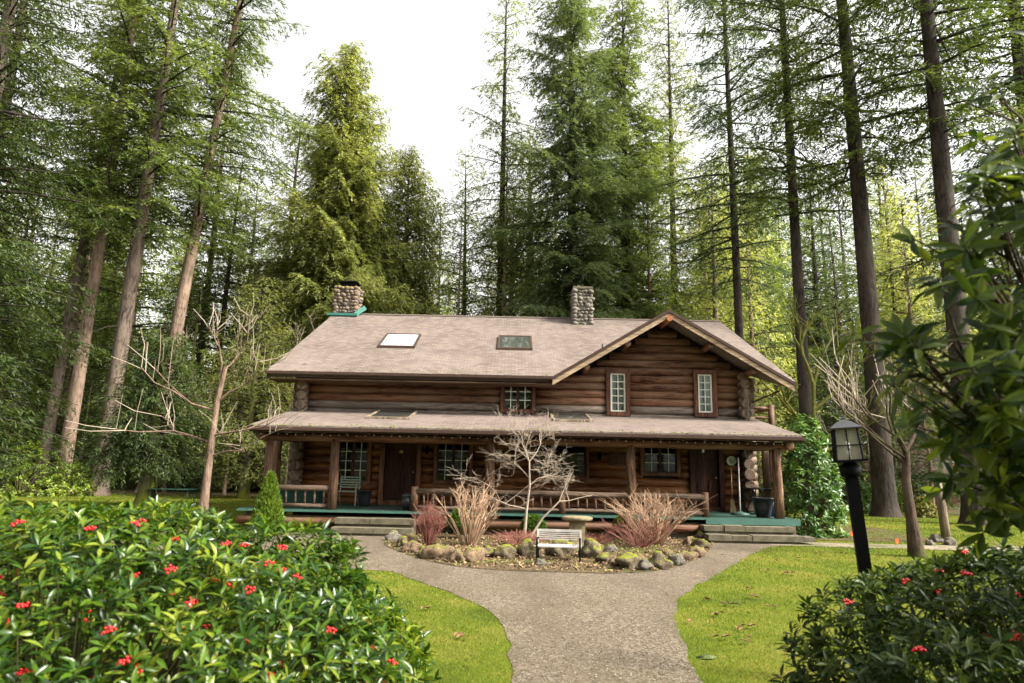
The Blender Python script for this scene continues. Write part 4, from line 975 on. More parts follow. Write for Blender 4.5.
# ------------------------------------------------------------------ conifers
def conifer(H, cb, Rm, seed, mat, bark, r0=.45, levels=70, per=4, droop=.35, up=.1, prof=.75, ls=.34, lw=.11, dens=1.0, gappy=.15, sprayd=.2, hang=.35, tw=.42, dead=6, top_round=.04):
    """returns (trunk mesh, crown mesh); profile is widest near the crown base and narrows to the tip"""
    rg = np.random.default_rng(seed); m = MB()
    lean = rg.normal(scale=.008, size=2) * H
    def axis(z): t = z / H; return Vector((lean[0] * t * t, lean[1] * t * t, z))
    zs = [0, .3, .8, 2] + [H * k / 10 for k in range(1, 11)]; zs = sorted(z for z in zs)
    m.tube([axis(z) for z in zs], [r0 * (1.45 if z == 0 else 1.2 if z < .4 else 1.06 if z < 1 else 1) * max(.03, (1 - z / H) ** .75) for z in zs], 12, False)
    VV, FF = [], []; base = 0; m.m = 1
    nb = int(levels * per * .8); ph0 = rg.uniform(0, 6.28, 4)
    for i in range(nb):
        u = (int(i / per) + .28 * rg.random()) * per / nb; u = min(u, .998) 
        z = cb * H + (H * .995 - cb * H) * u
        a = i * 2.39996 + rg.normal(scale=.4)
        lump = 1 + .3 * math.sin(a + ph0[0] + z * .35) * math.sin(z * .9 + ph0[1]) + .22 * math.sin(2 * a + ph0[2] - z * .6)
        L = Rm * ((1 - u) ** prof) * (.55 + .45 * min(1, u / .12)) * rg.uniform(.6, 1.15) * lump + .3
        if rg.random() < gappy: L *= rg.uniform(.2, .55)
        dv = np.array([math.cos(a), math.sin(a), 0.]); p0 = np.array(axis(z)); rise = up + .75 * u * u
        nt_ = max(4, int(L / sprayd * 1.0)); ts = (np.arange(nt_) + rg.random(nt_)) / nt_; ts = .12 + .88 * ts
        dr = droop * (1 - .7 * u) * L * rg.uniform(.6, 1.3)
        def path(t): t = np.asarray(t)[:, None]; return p0 + dv * L * t + np.array([0, 0, 1]) * (rise * L * t - dr * t ** 2.0 + .25 * dr * t ** 5)
        if L > .5:
            pp = path(np.linspace(0, .93, 4)); br = .014 + .013 * L; m.tube([Vector(p) for p in pp], [br, br * .7, br * .45, br * .15], 4, False)
        q = path(ts); side = np.where(np.arange(nt_) % 2 == 0, 1, -1); perp = np.array([-dv[1], dv[0], 0.])
        tl = (tw * L * (1 - ts) ** .6 * np.minimum(1, ts / .25 + .25) + .18) * rg.uniform(.6, 1.2, nt_)
        tdir = norm(dv * .75 + perp * side[:, None] * rg.uniform(.6, 1.1, (nt_, 1)) + np.array([0, 0, -hang * .5]) + rg.normal(scale=.12, size=(nt_, 3)))
        cnt = np.maximum(3, (tl / ls * 5.0 * dens).astype(int)); tot = cnt.sum(); rep = np.repeat(np.arange(nt_), cnt)
        s = rg.random(tot); P = q[rep] + tdir[rep] * (tl[rep] * s)[:, None]; P[:, 2] -= hang * tl[rep] * s * s
        P += rg.normal(scale=.035, size=(tot, 3)); hg = hang * rg.random(tot) ** 2 * 1.6
        D = norm(tdir[rep] + np.cross(tdir[rep], np.array([0, 0, 1.])) * (rg.choice([-1, 1], tot) * .75)[:, None] + rg.normal(scale=.22, size=(tot, 3)) - np.stack([hg * 0, hg * 0, hg], 1))
        U = norm(np.cross(D, np.array([0, 0, 1.]) + rg.normal(scale=.38, size=(tot, 3))))
        V, Fq = leaves_np(P, D, U, ls * .95 * rg.uniform(.6, 1.25, tot), lw * .62 * rg.uniform(.6, 1.3, tot)); VV.append(V); FF.append(Fq + base); base += len(V)
    for i in range(dead):          # bare snags below the crown
        z = cb * H * rg.uniform(.35, 1); a = rg.uniform(0, 6.28); L = rg.uniform(.6, 2.2); p = axis(z); d = Vector((math.cos(a), math.sin(a), rg.uniform(-.35, .1)))
        m.tube([p, p + d * L * .5, p + d * L + Vector((0, 0, -.15 * L))], [.035, .02, .006], 4, False)
    return m.mesh('trunk', [bark, M['bark_dark']]), np_mesh('crown', np.concatenate(VV), np.concatenate(FF), mat)
def place_tree(meshes, x, y, label, name='fir_tree', cat='tree', s=1, rz=0, group=None, lean=(0, 0), z=0):
    t = thing(name, label, cat, (x, y, z), group); t.rotation_euler = (lean[0], lean[1], rz); t.scale = (s, s, s)
    link(bpy.data.objects.new('trunk', meshes[0]), t); link(bpy.data.objects.new('crown', meshes[1]), t); return t
def hero(px, py, Y, label, kind, lean_px=0, **kw):
    p = at(px, py, Y); m = conifer(**kw); return place_tree(m, p.x, Y, label, kind, lean=(0, R(lean_px)), rz=0)
D_ = dict
# left side
hero(64, 462, 38, 'tall fir with a straight pale trunk at the left lawn edge', 'fir_tree', 1.6, H=46, cb=.33, Rm=5.2, seed=101, mat=M['needle_fir'], bark=M['bark_pale'], r0=.37, levels=70, dens=1.2, per=4, gappy=.3, hang=.45)
hero(42, 462, 42, 'slender fir with a thin trunk behind the pale trunked fir on the left', 'fir_tree', 2.0, H=42, cb=.36, Rm=4.5, seed=102, mat=M['needle_fir'], bark=M['bark_red'], r0=.36, levels=75, dens=1.2, per=4, gappy=.3)
hero(100, 478, 36, 'tall fir with a thick reddish trunk left of the bare garden tree', 'fir_tree', 1.6, H=46, cb=.3, Rm=5.2, seed=103, mat=M['needle_fir'], bark=M['bark_red'], r0=.43, levels=66, dens=1.2, per=4, gappy=.3, hang=.45)
hero(146, 490, 40, 'leaning fir with a pale trunk and open branches against the sky', 'fir_tree', 4.2, H=46, cb=.34, Rm=6.0, seed=104, mat=M['needle_fir'], bark=M['bark_pale'], r0=.42, levels=69, dens=1.2, per=4, gappy=.3, droop=.25, hang=.4)
hero(-75, 480, 30, 'dense dark evergreen at the far left edge of the picture', 'hemlock_tree', 0, H=40, cb=.03, Rm=6.2, seed=105, mat=M['needle_dark'], bark=M['bark_red'], r0=.5, levels=80, per=5, gappy=.1, hang=.6)
hero(-60, 480, 42, 'tall dark fir rising behind the left edge', 'fir_tree', 0, H=48, cb=.12, Rm=6.0, seed=106, mat=M['needle_fir'], bark=M['bark_red'], r0=.5, levels=70, per=4, gappy=.2, hang=.5)
hero(186, 480, 52, 'slim reddish fir behind the bare tree on the left', 'fir_tree', .5, H=40, cb=.3, Rm=4.2, seed=107, mat=M['needle_fir'], bark=M['bark_red'], r0=.32, levels=67, dens=1.2, per=4, gappy=.3)
hero(147, 487, 27, 'short dark yew with drooping boughs before the tall left firs', 'yew_tree', 0, H=6.6, cb=.22, Rm=2.3, seed=108, mat=M['needle_dark'], bark=M['bark_moss'], r0=.32, levels=34, per=6, dens=2.2, gappy=.05, hang=.7, ls=.2, lw=.06, prof=.5, droop=.5, dead=0)
hero(245, 480, 36, 'rounded olive green cedar left of the house', 'cedar_tree', 0, H=11.2, cb=.1, Rm=3.4, seed=109, mat=M['needle_olive'], bark=M['bark_moss'], r0=.25, levels=40, per=5, gappy=.1, hang=.6, prof=.45, ls=.26, lw=.09, dead=0)
# centre left cedars
hero(352, 60, 47, 'large pointed yellow green cedar rising behind the left chimney', 'cedar_tree', 0, H=at(352, 44, 47).z, cb=.04, Rm=7.6, seed=111, mat=M['needle_cedar'], bark=M['bark_red'], r0=.6, levels=130, per=6, gappy=.08, hang=.75, prof=.72, tw=.45, dens=2.2, dead=0)
hero(412, 160, 50, 'smaller yellow green cedar right of the big cedar', 'cedar_tree', 0, H=at(412, 146, 50).z, cb=.05, Rm=4.7, seed=112, mat=M['needle_cedar'], bark=M['bark_red'], r0=.4, levels=100, per=6, gappy=.2, hang=.7, prof=.5, dens=1.7, dead=0)
hero(290, 200, 54, 'dark fir half hidden behind the big cedar', 'fir_tree', 0, H=at(296, 110, 54).z, cb=.1, Rm=5.0, seed=113, mat=M['needle_fir'], bark=M['bark_dark'], r0=.4, levels=70, per=4, gappy=.15, prof=.6)
hero(258, 200, 58, 'fir with thin crown left of the big cedar', 'fir_tree', 0, H=at(258, 175, 58).z, cb=.1, Rm=4.5, seed=114, mat=M['needle_blue'], bark=M['bark_dark'], r0=.35, levels=60, per=4, gappy=.2, prof=.6)
# centre
hero(503, 180, 48, 'tall sparse fir with a narrow top left of the stone chimney', 'fir_tree', 0, H=at(503, -30, 48).z, cb=.38, Rm=4.0, seed=121, mat=M['needle_fir'], bark=M['bark_dark'], r0=.36, levels=44, per=4, gappy=.4, prof=.6, hang=.55)
hero(470, 170, 54, 'brownish thin cedar between the yellow cedar and the sparse fir', 'cedar_tree', 0, H=at(470, 150, 54).z, cb=.08, Rm=4.0, seed=122, mat=M['needle_olive'], bark=M['bark_dark'], r0=.3, levels=55, per=4, gappy=.3, prof=.5)
hero(573, 240, 44, 'tall full fir directly behind the stone chimney', 'fir_tree', 0, H=at(574, -25, 44).z, cb=.22, Rm=5.1, seed=123, mat=M['needle_blue'], bark=M['bark_dark'], r0=.5, levels=80, per=5, gappy=.15, prof=.42, hang=.5, dens=2.1)
hero(626, 240, 48, 'tall pointed fir right of the stone chimney', 'fir_tree', 0, H=at(626, -5, 48).z, cb=.24, Rm=5.2, seed=124, mat=M['needle_fir'], bark=M['bark_dark'], r0=.5, levels=80, per=4, gappy=.15, prof=.5, hang=.5, dens=2.1)
hero(536, 200, 56, 'lower blue green fir between two tall firs behind the ridge', 'fir_tree', 0, H=at(538, 175, 56).z, cb=.1, Rm=5, seed=125, mat=M['needle_blue'], bark=M['bark_dark'], r0=.35, levels=60, per=4, gappy=.15, prof=.6)
# right
hero(738, 300, 40, 'tall dark fir rising behind the gable peak', 'fir_tree', 0, H=44, cb=.3, Rm=5.2, seed=131, mat=M['needle_blue'], bark=M['bark_dark'], r0=.31, levels=55, per=4, gappy=.25, hang=.5)
hero(805, 400, 34, 'dark trunked fir just right of the roof edge', 'fir_tree', 0, H=42, cb=.36, Rm=4.8, seed=132, mat=M['needle_fir'], bark=M['bark_dark'], r0=.34, levels=50, per=4, gappy=.25, hang=.5)
hero(884, 492, 31, 'thickest dark fir standing on the right lawn edge', 'fir_tree', 0, H=44, cb=.36, Rm=5.8, seed=133, mat=M['needle_fir'], bark=M['bark_dark'], r0=.48, levels=50, per=4, gappy=.3, hang=.5, droop=.45)
hero(975, 500, 27, 'thick dark fir behind the rhododendron on the right', 'fir_tree', 0, H=42, cb=.38, Rm=5.5, seed=134, mat=M['needle_dark'], bark=M['bark_dark'], r0=.46, levels=50, per=4, gappy=.3, hang=.5, droop=.45)
hero(672, 200, 52, 'light green fir behind the gable roof', 'fir_tree', 0, H=44, cb=.15, Rm=6.0, seed=135, mat=M['needle_olive'], bark=M['bark_dark'], r0=.38, levels=70, per=4, gappy=.2, hang=.5)
hero(1075, 500, 32, 'dark fir beyond the right edge', 'fir_tree', 0, H=44, cb=.2, Rm=6.5, seed=136, mat=M['needle_dark'], bark=M['bark_dark'], r0=.6, levels=60, per=4, gappy=.2, hang=.5)

# the forest behind: shared meshes, every tree its own object
protos = [conifer(H=30, cb=.12, Rm=4.6, seed=201, mat=M['needle_fir'], bark=M['bark_dark'], r0=.34, levels=50, per=4, dens=.8, ls=.42, lw=.15),
          conifer(H=32, cb=.3, Rm=4.4, seed=202, mat=M['needle_blue'], bark=M['bark_red'], r0=.34, levels=45, per=4, dens=.8, gappy=.3, ls=.42, lw=.15),
          conifer(H=28, cb=.05, Rm=4.8, seed=203, mat=M['needle_yellow'], bark=M['bark_pale'], r0=.3, levels=50, per=4, dens=.8, hang=.7, ls=.42, lw=.15),
          conifer(H=26, cb=.04, Rm=4.2, seed=204, mat=M['needle_cedar'], bark=M['bark_pale'], r0=.3, levels=50, per=4, dens=.8, hang=.7, ls=.4, lw=.14, prof=.6),
          conifer(H=9, cb=.04, Rm=2.6, seed=205, mat=M['needle_dark'], bark=M['bark_moss'], r0=.13, levels=26, per=4, dens=1, hang=.5, ls=.28, lw=.1, prof=.6, dead=0)]
names = ['green fir', 'blue bare-stemmed fir', 'yellow green hemlock', 'pale cedar', 'young dark hemlock']
kinds = ['fir_tree', 'fir_tree', 'hemlock_tree', 'cedar_tree', 'hemlock_tree']
fr = random.Random(5); placed = []
def zone(x, Y=50):
    u = x / Y * 683 + 512
    for lim, t in ((60, 'at the far left edge'), (140, 'behind the pale trunked left fir'), (240, 'behind the left bare tree'), (330, 'behind the left end of the roof'), (450, 'behind the big pointed cedar'), (545, 'behind the sparse narrow fir'), (660, 'behind the stone chimney'),
                   (780, 'behind the roof gable'), (870, 'between the roof and the thick dark fir'), (960, 'just right of the thick dark fir')):
        if u < lim: return t
    return 'beyond the rhododendron'
tries = 0
while len(placed) < 150 and tries < 6000:
    tries += 1
    Y = fr.uniform(44, 105); x = fr.uniform(-.95, .95) * Y
    if any((x - a) ** 2 + (Y - b) ** 2 < 9 for a, b in placed): continue
    u = x / Y * 683 + 512; k = fr.choice([0, 0, 1, 1, 2, 2, 3, 4] if not 225 < u < 820 else [0, 1, 2, 2, 2, 3, 3, 3])
    hmax = at(150, 105, Y).z if u < 225 else at(850, 140, Y).z
    if 225 < u < 330: hmax = at(280, 190, Y).z
    elif 330 <= u < 480: hmax = at(400, 195, Y).z
    elif 480 <= u < 720: hmax = at(600, 130, Y).z
    s = fr.uniform(.85, 1.25) * (1.35 if u < 225 or u > 720 else 1)
    H0 = [30, 32, 28, 26, 9][k]
    if H0 * s > hmax: s = hmax / H0 * fr.uniform(.8, 1)
    if s < .3: continue
    placed.append((x, Y))
    place_tree(protos[k], x, Y, f'{["tall", "lower"][H0 * s < 24]} {names[k]} {["in the front rank", "deep in the forest"][Y > 72]} {zone(x, Y)}', kinds[k], s=s, rz=fr.uniform(0, 6.28), group=f'forest {kinds[k].replace("_", " ")}s {zone(x, Y)}')
# the clearing's own edge behind the camera (it shows in the windows); open towards the sun
for i in range(18):
    a = R(150 + i * 6.8 + fr.uniform(-2, 2)); d = fr.uniform(22, 34); x, y = math.sin(a) * d, math.cos(a) * d
    place_tree(protos[[0, 2, 3][i % 3]], x, y, f'tall fir on the clearing edge behind the viewer', 'fir_tree', s=fr.uniform(.8, 1.1), rz=i, group='firs on the clearing edge behind the viewer')
# understory on both sides
for i in range(34):
    left = i % 2 == 0; Y = fr.uniform(40, 56); x = (fr.uniform(-.9, -.28) if left else fr.uniform(.38, .9)) * Y
    place_tree(protos[4], x, Y, f'young dark hemlock low in the forest {zone(x, Y)}', 'hemlock_tree', s=fr.uniform(.45, .95), rz=fr.uniform(0, 6.28), group=f'young hemlocks {zone(x, Y)}')

# ------------------------------------------------------------------ bare trees
def bare_tree(name, label, loc, trunk_pts, r0, limbs, seed, mat, twigmat, depth=4, spread=.7, upb=.35, shr=.72, kids=3, L0=1.2, sprout=0, minr=.004, curvy=.12):
    rr = random.Random(seed); m = MB(); tw = MB(); t = thing(name, label, 'tree', loc)
    tp = [Vector(p) for p in trunk_pts]; n = len(tp); m.tube(tp, [r0 * (1.35 if i == 0 else 1) * (1 - .45 * i / (n - 1)) for i in range(n)], 10, False)
    def grow(p, d, L, r, lv):
        d = d.normalized(); q = p + d * L * .5 + Vector((rr.uniform(-1, 1), rr.uniform(-1, 1), rr.uniform(-1, 1))) * L * curvy; d2 = (d + Vector((0, 0, upb * .5))).normalized(); e = q + d2 * L * .5
        (m if lv > depth - 2 else tw).tube([p, q, e], [r, r * .8, r * .6], 6 if r > .02 else 4, False)
        if lv <= 0: return
        k = kids if rr.random() < .7 else kids - 1
        for i in range(k):
            st = q if (i == 0 and rr.random() < .6) else (q.lerp(e, rr.uniform(.2, 1)) if i < k - 1 else e)
            nd = d2 + Vector((rr.gauss(0, spread), rr.gauss(0, spread), rr.gauss(0, spread * .6) + upb)); grow(st, nd, L * shr * rr.uniform(.7, 1.2), max(minr, r * .6), lv - 1)
        for i in range(sprout if lv < depth else 0):
            st = q.lerp(e, rr.random()); Ls = L * rr.uniform(.5, 1.1); tw.tube([st, st + Vector((rr.gauss(0, .06), rr.gauss(0, .06), .5)) * Ls, st + Vector((rr.gauss(0, .1), rr.gauss(0, .1), 1)) * Ls], [max(minr, .006) * .9, minr * .8, minr * .5], 4, False)
    for (p, d, L, r) in limbs: grow(Vector(p), Vector(d), L, r, depth)
    m.obj('trunk', mat, t, recalc=False); tw.obj('twigs', twigmat, t, recalc=False); return t
# small pale tree in the bed
p = gr(524, 541); zt = at(530, 455, p.y).z
bare_tree('bare_tree', 'small pale leafless tree in the garden bed before the porch', (p.x, p.y, .015), [(0, 0, 0), (.05, 0, .7), (.12, 0, 1.3), (.1, 0, 1.9)], .036,
          [((.04, 0, .75), (-1, -.1, .35), .75, .017), ((.1, 0, 1.3), (1, .2, .25), .6, .015), ((.1, 0, 1.5), (-.8, .4, .6), .6, .014), ((.1, 0, 1.9), (.5, 0, 1), .5, .017), ((.1, 0, 1.9), (-.5, -.2, .9), .5, .015), ((.1, 0, 1.7), (.9, -.4, .4), .6, .012), ((.12, 0, 1.85), (-.1, .3, 1), .55, .015)],
          3, M['twig'], M['twig'], depth=5, spread=.8, upb=.10, shr=.76, L0=.6, minr=.0028, curvy=.2)
bare_tree('bare_tree', 'low crooked pale branch growing right of the small leafless tree', (p.x + .1, p.y - .1, .015), [(0, 0, 0), (.35, 0, .55), (.75, 0, .95)], .03, [((.75, 0, .95), (1, 0, .25), .5, .018), ((.75, 0, .95), (.5, .2, .8), .4, .014)], 9, M['twig'], M['twig'], depth=2, spread=.5, upb=.1, minr=.006, kids=3) 
# left bare tree
p = at(207, 490, 17); zk = at(222, 380, 17)
dx = zk.x - p.x
bare_tree('bare_tree', 'leafless tree with wide crooked branches left of the porch', (p.x - .05, 17, .004), [(0, 0, 0), (.02, 0, 1.2), (dx * .5, 0, 2.3), (dx * .8, 0, 3.2), (dx + .1, 0, 4.1)], .105,
          [((dx * .45, 0, 2.2), (-1, .2, .15), 1.15, .035), ((dx * .5, 0, 2.4), (1, -.2, .1), 1.0, .03), ((dx * .7, 0, 3.0), (-1, -.3, .6), 1.0, .03), ((dx * .8, 0, 3.2), (1, .3, .5), .9, .028), ((dx, 0, 3.9), (-.3, .1, 1), .8, .03), ((dx, 0, 4.0), (.5, .1, .8), .8, .028), ((.1, 0, 1.9), (1, -.3, -.1), 1.0, .022)],
          12, M['bark_bare'], M['twig'], depth=2, spread=.6, upb=.16, shr=.92, sprout=2, minr=.0065, curvy=.22, kids=3)
# right bare tree
p = gr(917, 557); k1 = at(905, 440, p.y) - p
bare_tree('bare_tree', 'leafless tree with upright shoots on the right lawn behind the lamp', (p.x, p.y, .004), [(0, 0, 0), (-.05, 0, .8), (-.1, 0, 1.6), (k1.x * .8, 0, 2.3)], .135,
          [((k1.x * .8, 0, 2.2), (-1, .1, .6), 1.1, .045), ((k1.x * .8, 0, 2.3), (.6, .3, .9), 1.0, .045), ((k1.x * .8, 0, 2.3), (-.4, -.3, .9), 1.0, .045), ((-.1, 0, 1.7), (1, -.2, .6), 1.0, .035), ((k1.x * .7, 0, 2.1), (-1, -.4, .4), 1.1, .035), ((-.1, 0, 2.0), (-.7, .4, .7), 1.1, .03)],
          15, M['bark_darkbare'], M['twig'], depth=2, spread=.5, upb=.3, shr=.95, sprout=4, minr=.006, curvy=.2)
# mossy maple behind the right corner
p = at(822, 480, 29)
bare_tree('mossy_tree', 'leafless tree draped in yellow moss behind the right roof corner', (p.x, 29, 0), [(0, 0, 0), (.1, 0, 2), (-.2, 0, 4), (-.1, 0, 5.5)], .13,
          [((-.2, 0, 3.5), (-.8, 0, .8), 1.6, .09), ((-.1, 0, 4.5), (.8, 0, .8), 1.6, .09), ((-.1, 0, 5.5), (-.3, .2, 1), 1.6, .09), ((-.1, 0, 5.5), (.5, -.2, 1), 1.6, .08), ((0, 0, 2.6), (.9, 0, .5), 1.5, .07)], 16, M['mossbark'], M['mossbark'], depth=4, spread=.45, upb=.2, minr=.014)
for i, (px, Y) in enumerate(((930, 36), (850, 40), (870, 44), (165, 42), (225, 40), (285, 40))):
    p = at(px, 480, Y)
    bare_tree('bare_tree', f'thin leafless understory tree {["right of the thick dark fir","left of the thick dark fir","behind the lamp lantern","behind the dark yew","behind the left bare tree","beside the left end of the porch"][i]}', (p.x, Y, 0), [(0, 0, 0), (.1, 0, 2.5), (-.1, 0, 5), (.1, 0, 7)], .09,
              [((0, 0, 3), (-.8, 0, .7), 1.6, .04), ((0, 0, 4), (.8, 0, .8), 1.6, .04), ((0, 0, 5.5), (-.4, .2, 1), 1.5, .04), ((.1, 0, 7), (.3, -.2, 1), 1.5, .04), ((0, 0, 5), (.8, .3, .3), 1.4, .03)], 30 + i, M['bark_bare'], M['twig'], depth=3, spread=.45, upb=.1, minr=.012)

# ------------------------------------------------------------------ lamp, posts, flags, far cabin
LY = 6.0; b0 = at(862, 560, LY)
t = thing('lamp_post', 'black post with an unlit four-sided glass lantern on the right lawn', 'lamp', (b0.x + .09, LY, .004)); t.rotation_euler = (0, R(-4.0), R(-20))
zc = at(850, 462, LY).z; zt = at(849, 415, LY).z
q = MB(); q.box(-.05, .05, -.05, .05, 0, zc - .13); q.obj('post', M['black'], t)
q = MB(); q.lathe([(.05, zc - .13), (.085, zc - .12), (.09, zc - .03), (.06, zc - .02), (.05, zc)], 14); q.obj('collar', M['black'], t)
hb = .105; ht = .112; Hc = (zt - zc)
la = MB(); la.box(-hb - .025, hb + .025, -hb - .025, hb + .025, zc, zc + .02)
z1 = zc + Hc * .70
for sx in (-1, 1):
    for sy in (-1, 1): la.bar((sx * (hb), sy * hb, zc + .02), (sx * (ht - .02), sy * (ht - .02), z1), .014, .014)
for s in (-1, 1):
    la.bar((0, s * (hb + .001), zc + .02), (0, s * (ht - .02), z1), .01, .008); la.bar((s * (hb + .001), 0, zc + .02), (s * (ht - .02), 0, z1), .01, .008)
    la.bar((-hb, s * (hb), (zc + z1) / 2), (hb, s * (hb), (zc + z1) / 2), .008, .01); la.bar((s * hb, -hb, (zc + z1) / 2), (s * hb, hb, (zc + z1) / 2), .008, .01)
lo = la.obj('lantern', M['black'], t)
q = MB()
for k in range(4):
    a = k * math.pi / 2; c, s = math.cos(a), math.sin(a)
    def rt(x, y, z): return (x * c - y * s, x * s + y * c, z)
    q.add([rt(-hb + .007, -hb + .004, zc + .02), rt(hb - .007, -hb + .004, zc + .02), rt(ht - .03, -ht + .026, z1), rt(-ht + .03, -ht + .026, z1)], [(0, 1, 2, 3)])
q.obj('pane', M['lglass'], lo); q = MB(); q.tube([(0, 0, zc + .02), (0, 0, zc + .1)], .02, 8); q.blob((0, 0, zc + .14), (.03, .03, .045), 1, 2, 0); q.obj('bulb', M['bulb'], lo)
q = MB(); q.lathe([(ht * 1.58, z1), (ht * 1.6, z1 + .01), (.082, z1 + Hc * .155), (.05, z1 + Hc * .175), (.022, z1 + Hc * .22), (.028, z1 + Hc * .24), (.01, z1 + Hc * .27), (.016, z1 + Hc * .285), (.001, zt + .02)], 4, smooth=False); q.obj('lantern_roof', M['greypewter'], t)
p = gr(947, 543); q = MB(); q.tube([(0, 0, 0), (-.05, 0, 1.0), (-.12, 0, at(940, 478, p.y).z)], [.12, .11, .1], 10); tag(q.obj('wooden_post', M['greypost']), 'weathered grey wooden post with rocks at its foot on the right lawn', 'post').location = p
for px, py in ((851, 538), (896, 546)):
    p = gr(px, py + 1); t = thing('marker_flag', 'small orange marker flag ' + ('just left of the lamp post' if px < 870 else 'between the lamp post and the bare tree'), 'flag', p, 'orange marker flags')
    q = MB(); q.tube([(0, 0, 0), (0, 0, .2)], .004, 5); q.obj('wire', M['greypewter'], t); q = MB(); q.prism([(0, 0, .08), (.09, .01, .1), (.08, 0, .2), (0, 0, .2)], (0, .003, 0)); q.obj('flag_cloth', M['flag'], t)
p = at(915, 480, 46); t = thing('cabin', 'low brown cabin roof half hidden behind the thick dark fir', 'cabin', (p.x, 46, 0))
zt = at(915, 444, 46).z; q = MB(); q.box(-3.4, 3.4, 0, 5, 0, zt * .55); q.obj('wall', M['log_up'], t); q = MB()
q.prism([(-4, -.6, zt * .5), (4, -.6, zt * .5), (4, 2.5, zt), (-4, 2.5, zt)], (0, 0, .12)); q.prism([(-4, 5.6, zt * .5), (4, 5.6, zt * .5), (4, 2.52, zt), (-4, 2.52, zt)], (0, 0, .12)); q.obj('roof', M['fascia'], t)
# far garden table at left
p = at(172, 497, 27); t = thing('garden_table', 'green metal garden table on the far left lawn by the dark yew', 'table', (p.x, 27, .004)); q = MB(); q.box(-.8, .8, -.35, .35, .7, .73); q.obj('tabletop', M['teal'], t)
for sx in (-1, 1):
    for sy in (-1, 1): q = MB(); q.tube([(sx * .7, sy * .28, .7), (sx * .75, sy * .32, 0)], .02, 6); q.obj('leg', M['teal'], t)

# ------------------------------------------------------------------ fallen leaves, grass, pebbles
lm = []
for s in range(4):
    rr = random.Random(s); m = MB()
    for k in range(rr.randint(2, 6)):
        c = Vector((rr.uniform(-.14, .14), rr.uniform(-.08, .08), .02)); a = rr.uniform(0, 6.28); L = rr.uniform(.035, .065)
        d = Vector((math.cos(a), math.sin(a), 0)); n_ = Vector((-d.y, d.x, 0))
        m.add([c - d * L, c + n_ * L * .5 + Vector((0, 0, .02)), c + d * L + Vector((0, 0, .015)), c - n_ * L * .5 + Vector((0, 0, .025)), c + Vector((0, 0, .004))], [(0, 1, 4), (1, 2, 4), (2, 3, 4), (3, 0, 4)])
    lm.append(m.mesh('fallen_leaves', M['deadleaf']))
lp = [(768, 554), (845, 555), (706, 579), (724, 557), (748, 590), (712, 617), (722, 618), (705, 602), (737, 632), (746, 629), (745, 643), (757, 600), (735, 607), (780, 563), (820, 556), (800, 560), (790, 575), (765, 572), (900, 560), (880, 556), (935, 562), (822, 536), (812, 538), (835, 536), (950, 556), (720, 640), (700, 625), (424, 612), (455, 640), (770, 610)]
for i, (px, py) in enumerate(lp):
    p = gr(px, py); o = bpy.data.objects.new('fallen_leaves', lm[i % 4]); link(o); o.location = (p.x, p.y, .02); o.rotation_euler = (0, 0, rnd.uniform(0, 6.28)); s = rnd.uniform(.7, 1.2); o.scale = (s, s, s)
    tag(o, 'little cluster of brown fallen leaves on the ' + ('left' if px < 500 else 'right') + ' lawn', 'leaves', 'fallen leaves on the ' + ('left' if px < 500 else 'right') + ' lawn')
q = MB(); p = gr(707, 659); q.blob((0, 0, .015), (.08, .045, .022), 3, 3, .45); o = q.obj('moss_clump', M['needle_dark']); o.location = p; tag(o, 'dark green clump lying on the right lawn edge', 'moss')

rg = np.random.default_rng(77)
def grass(n, ymin, ymax, hh, wd):
    y = ymin * (ymax / ymin) ** rg.random(n); x = rg.uniform(-1, 1, n) * y * .95; ok = in_poly(LAWN, x, y)
    jx, jy = x + rg.normal(scale=.09, size=n), y + rg.normal(scale=.09, size=n)
    ok &= ~in_poly(PATH, jx, jy) & ~in_poly(BED, x, y) & ~in_poly(DIRT, jx, jy) & ~((x > -7.2) & (x < 7.8) & (y > 18.2) & (y < 34.2))
    ok &= ~((((x + 2.75) / 2.0) ** 2 + ((y - 4.75) / 1.3) ** 2) < 1)
    x, y = x[ok], y[ok]; n = len(x); a = rg.uniform(0, 6.28, n); s = (y / 8).clip(.8, 3)
    P = np.stack([x, y, np.full(n, .003)], 1); U = np.stack([np.cos(a), np.sin(a), np.zeros(n)], 1) * (wd * s * .5)[:, None]
    tip = P + np.stack([rg.normal(scale=.5, size=n), rg.normal(scale=.5, size=n), rg.uniform(.5, 1.1, n)], 1) * (hh * s ** .4)[:, None]
    V = np.stack([P - U, P + U, tip], 1).reshape(-1, 3); return V, np.arange(n * 3).reshape(n, 3)
V, Fq = grass(330000, 4.5, 38, .035, .007)
o = link(bpy.data.objects.new('grass', np_mesh('grass', V, Fq, M['blade']))); tag(o, 'short yellow green mossy grass on the lawns', 'grass', kind='stuff')
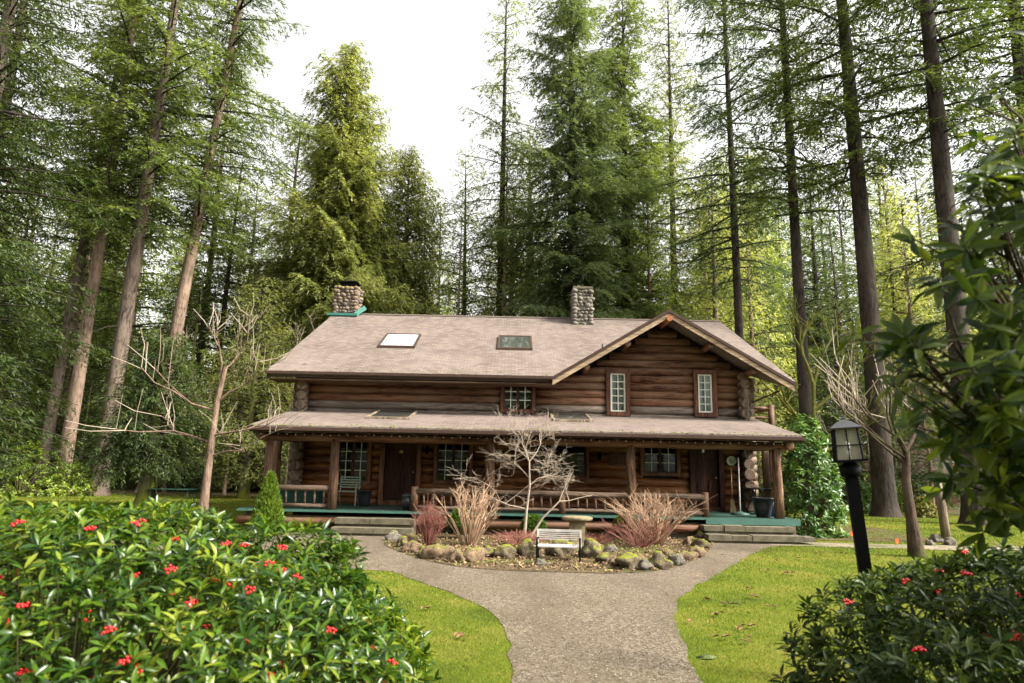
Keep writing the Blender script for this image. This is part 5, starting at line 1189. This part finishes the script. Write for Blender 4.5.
# pebbles on the near gravel
n = 45000; y = 4.5 * (15 / 4.5) ** rg.random(n); x = rg.uniform(-.4, .5, n) * y; ok = in_poly(PATH, x, y) & ~in_poly(BED, x, y); x, y = x[ok], y[ok]; n = len(x)
octv = np.array([(1, 0, 0), (0, 1, 0), (-1, 0, 0), (0, -1, 0), (0, 0, 1), (0, 0, -.6)]); octf = np.array([(0, 1, 4), (1, 2, 4), (2, 3, 4), (3, 0, 4)])
s = rg.uniform(.005, .012, (n, 1, 1)); a = rg.uniform(0, 6.28, n); vv = octv[None] * np.stack([rg.uniform(.7, 1.3, n), rg.uniform(.6, 1.1, n), rg.uniform(.4, .8, n)], 1)[:, None] * s
c_, s_ = np.cos(a)[:, None], np.sin(a)[:, None]; vx = vv[..., 0] * c_ - vv[..., 1] * s_; vy_ = vv[..., 0] * s_ + vv[..., 1] * c_
V = np.stack([vx + x[:, None], vy_ + y[:, None], vv[..., 2] + .012], 2).reshape(-1, 3); Fq = (np.arange(n)[:, None, None] * 6 + octf[None]).reshape(-1, 3)
b = NB('pebble'); g = b.n('NewGeometry'); M['pebble'] = b.set(b.ramp(g.outputs['Random Per Island'], [(0, (.035, .027, .018)), (.5, (.10, .078, .055)), (.9, (.17, .14, .105)), (1, (.26, .23, .185))]), .9, .2)
o = link(bpy.data.objects.new('gravel', np_mesh('gravel', V, Fq, M['pebble']))); tag(o, 'loose grey tan pebbles on the path', 'gravel', kind='stuff')
# twigs and leaf litter in the bed
n = 9000; x = rg.uniform(-3.5, 5.5, n); y = rg.uniform(12, 18.4, n); ok = in_poly(BED, x, y); x, y = x[ok], y[ok]; n = len(x); a = rg.uniform(0, 6.28, n)
P = np.stack([x, y, rg.uniform(.02, .05, n)], 1); D = np.stack([np.cos(a), np.sin(a), rg.uniform(-.2, .8, n)], 1); U = norm(np.cross(D, rg.normal(size=(n, 3)) + np.array([0, 0, 1.5]))); V, Fq = leaves_np(P, norm(D), U, rg.uniform(.03, .09, n), rg.uniform(.015, .045, n))
b = NB('litter'); g = b.n('NewGeometry'); M['litter'] = b.set(b.ramp(g.outputs['Random Per Island'], [(0, (.06, .035, .02)), (.4, (.2, .11, .06)), (.75, (.33, .22, .14)), (.86, (.11, .12, .02)), (1, (.17, .18, .025))]), .9, .2)
o = link(bpy.data.objects.new('leaf_litter', np_mesh('leaf_litter', V, Fq, M['litter']))); tag(o, 'brown leaf litter and moss in the garden bed', 'leaf litter', kind='stuff')
print('FACES', sum(len(o.data.polygons) for o in S.objects if o.type == 'MESH'))
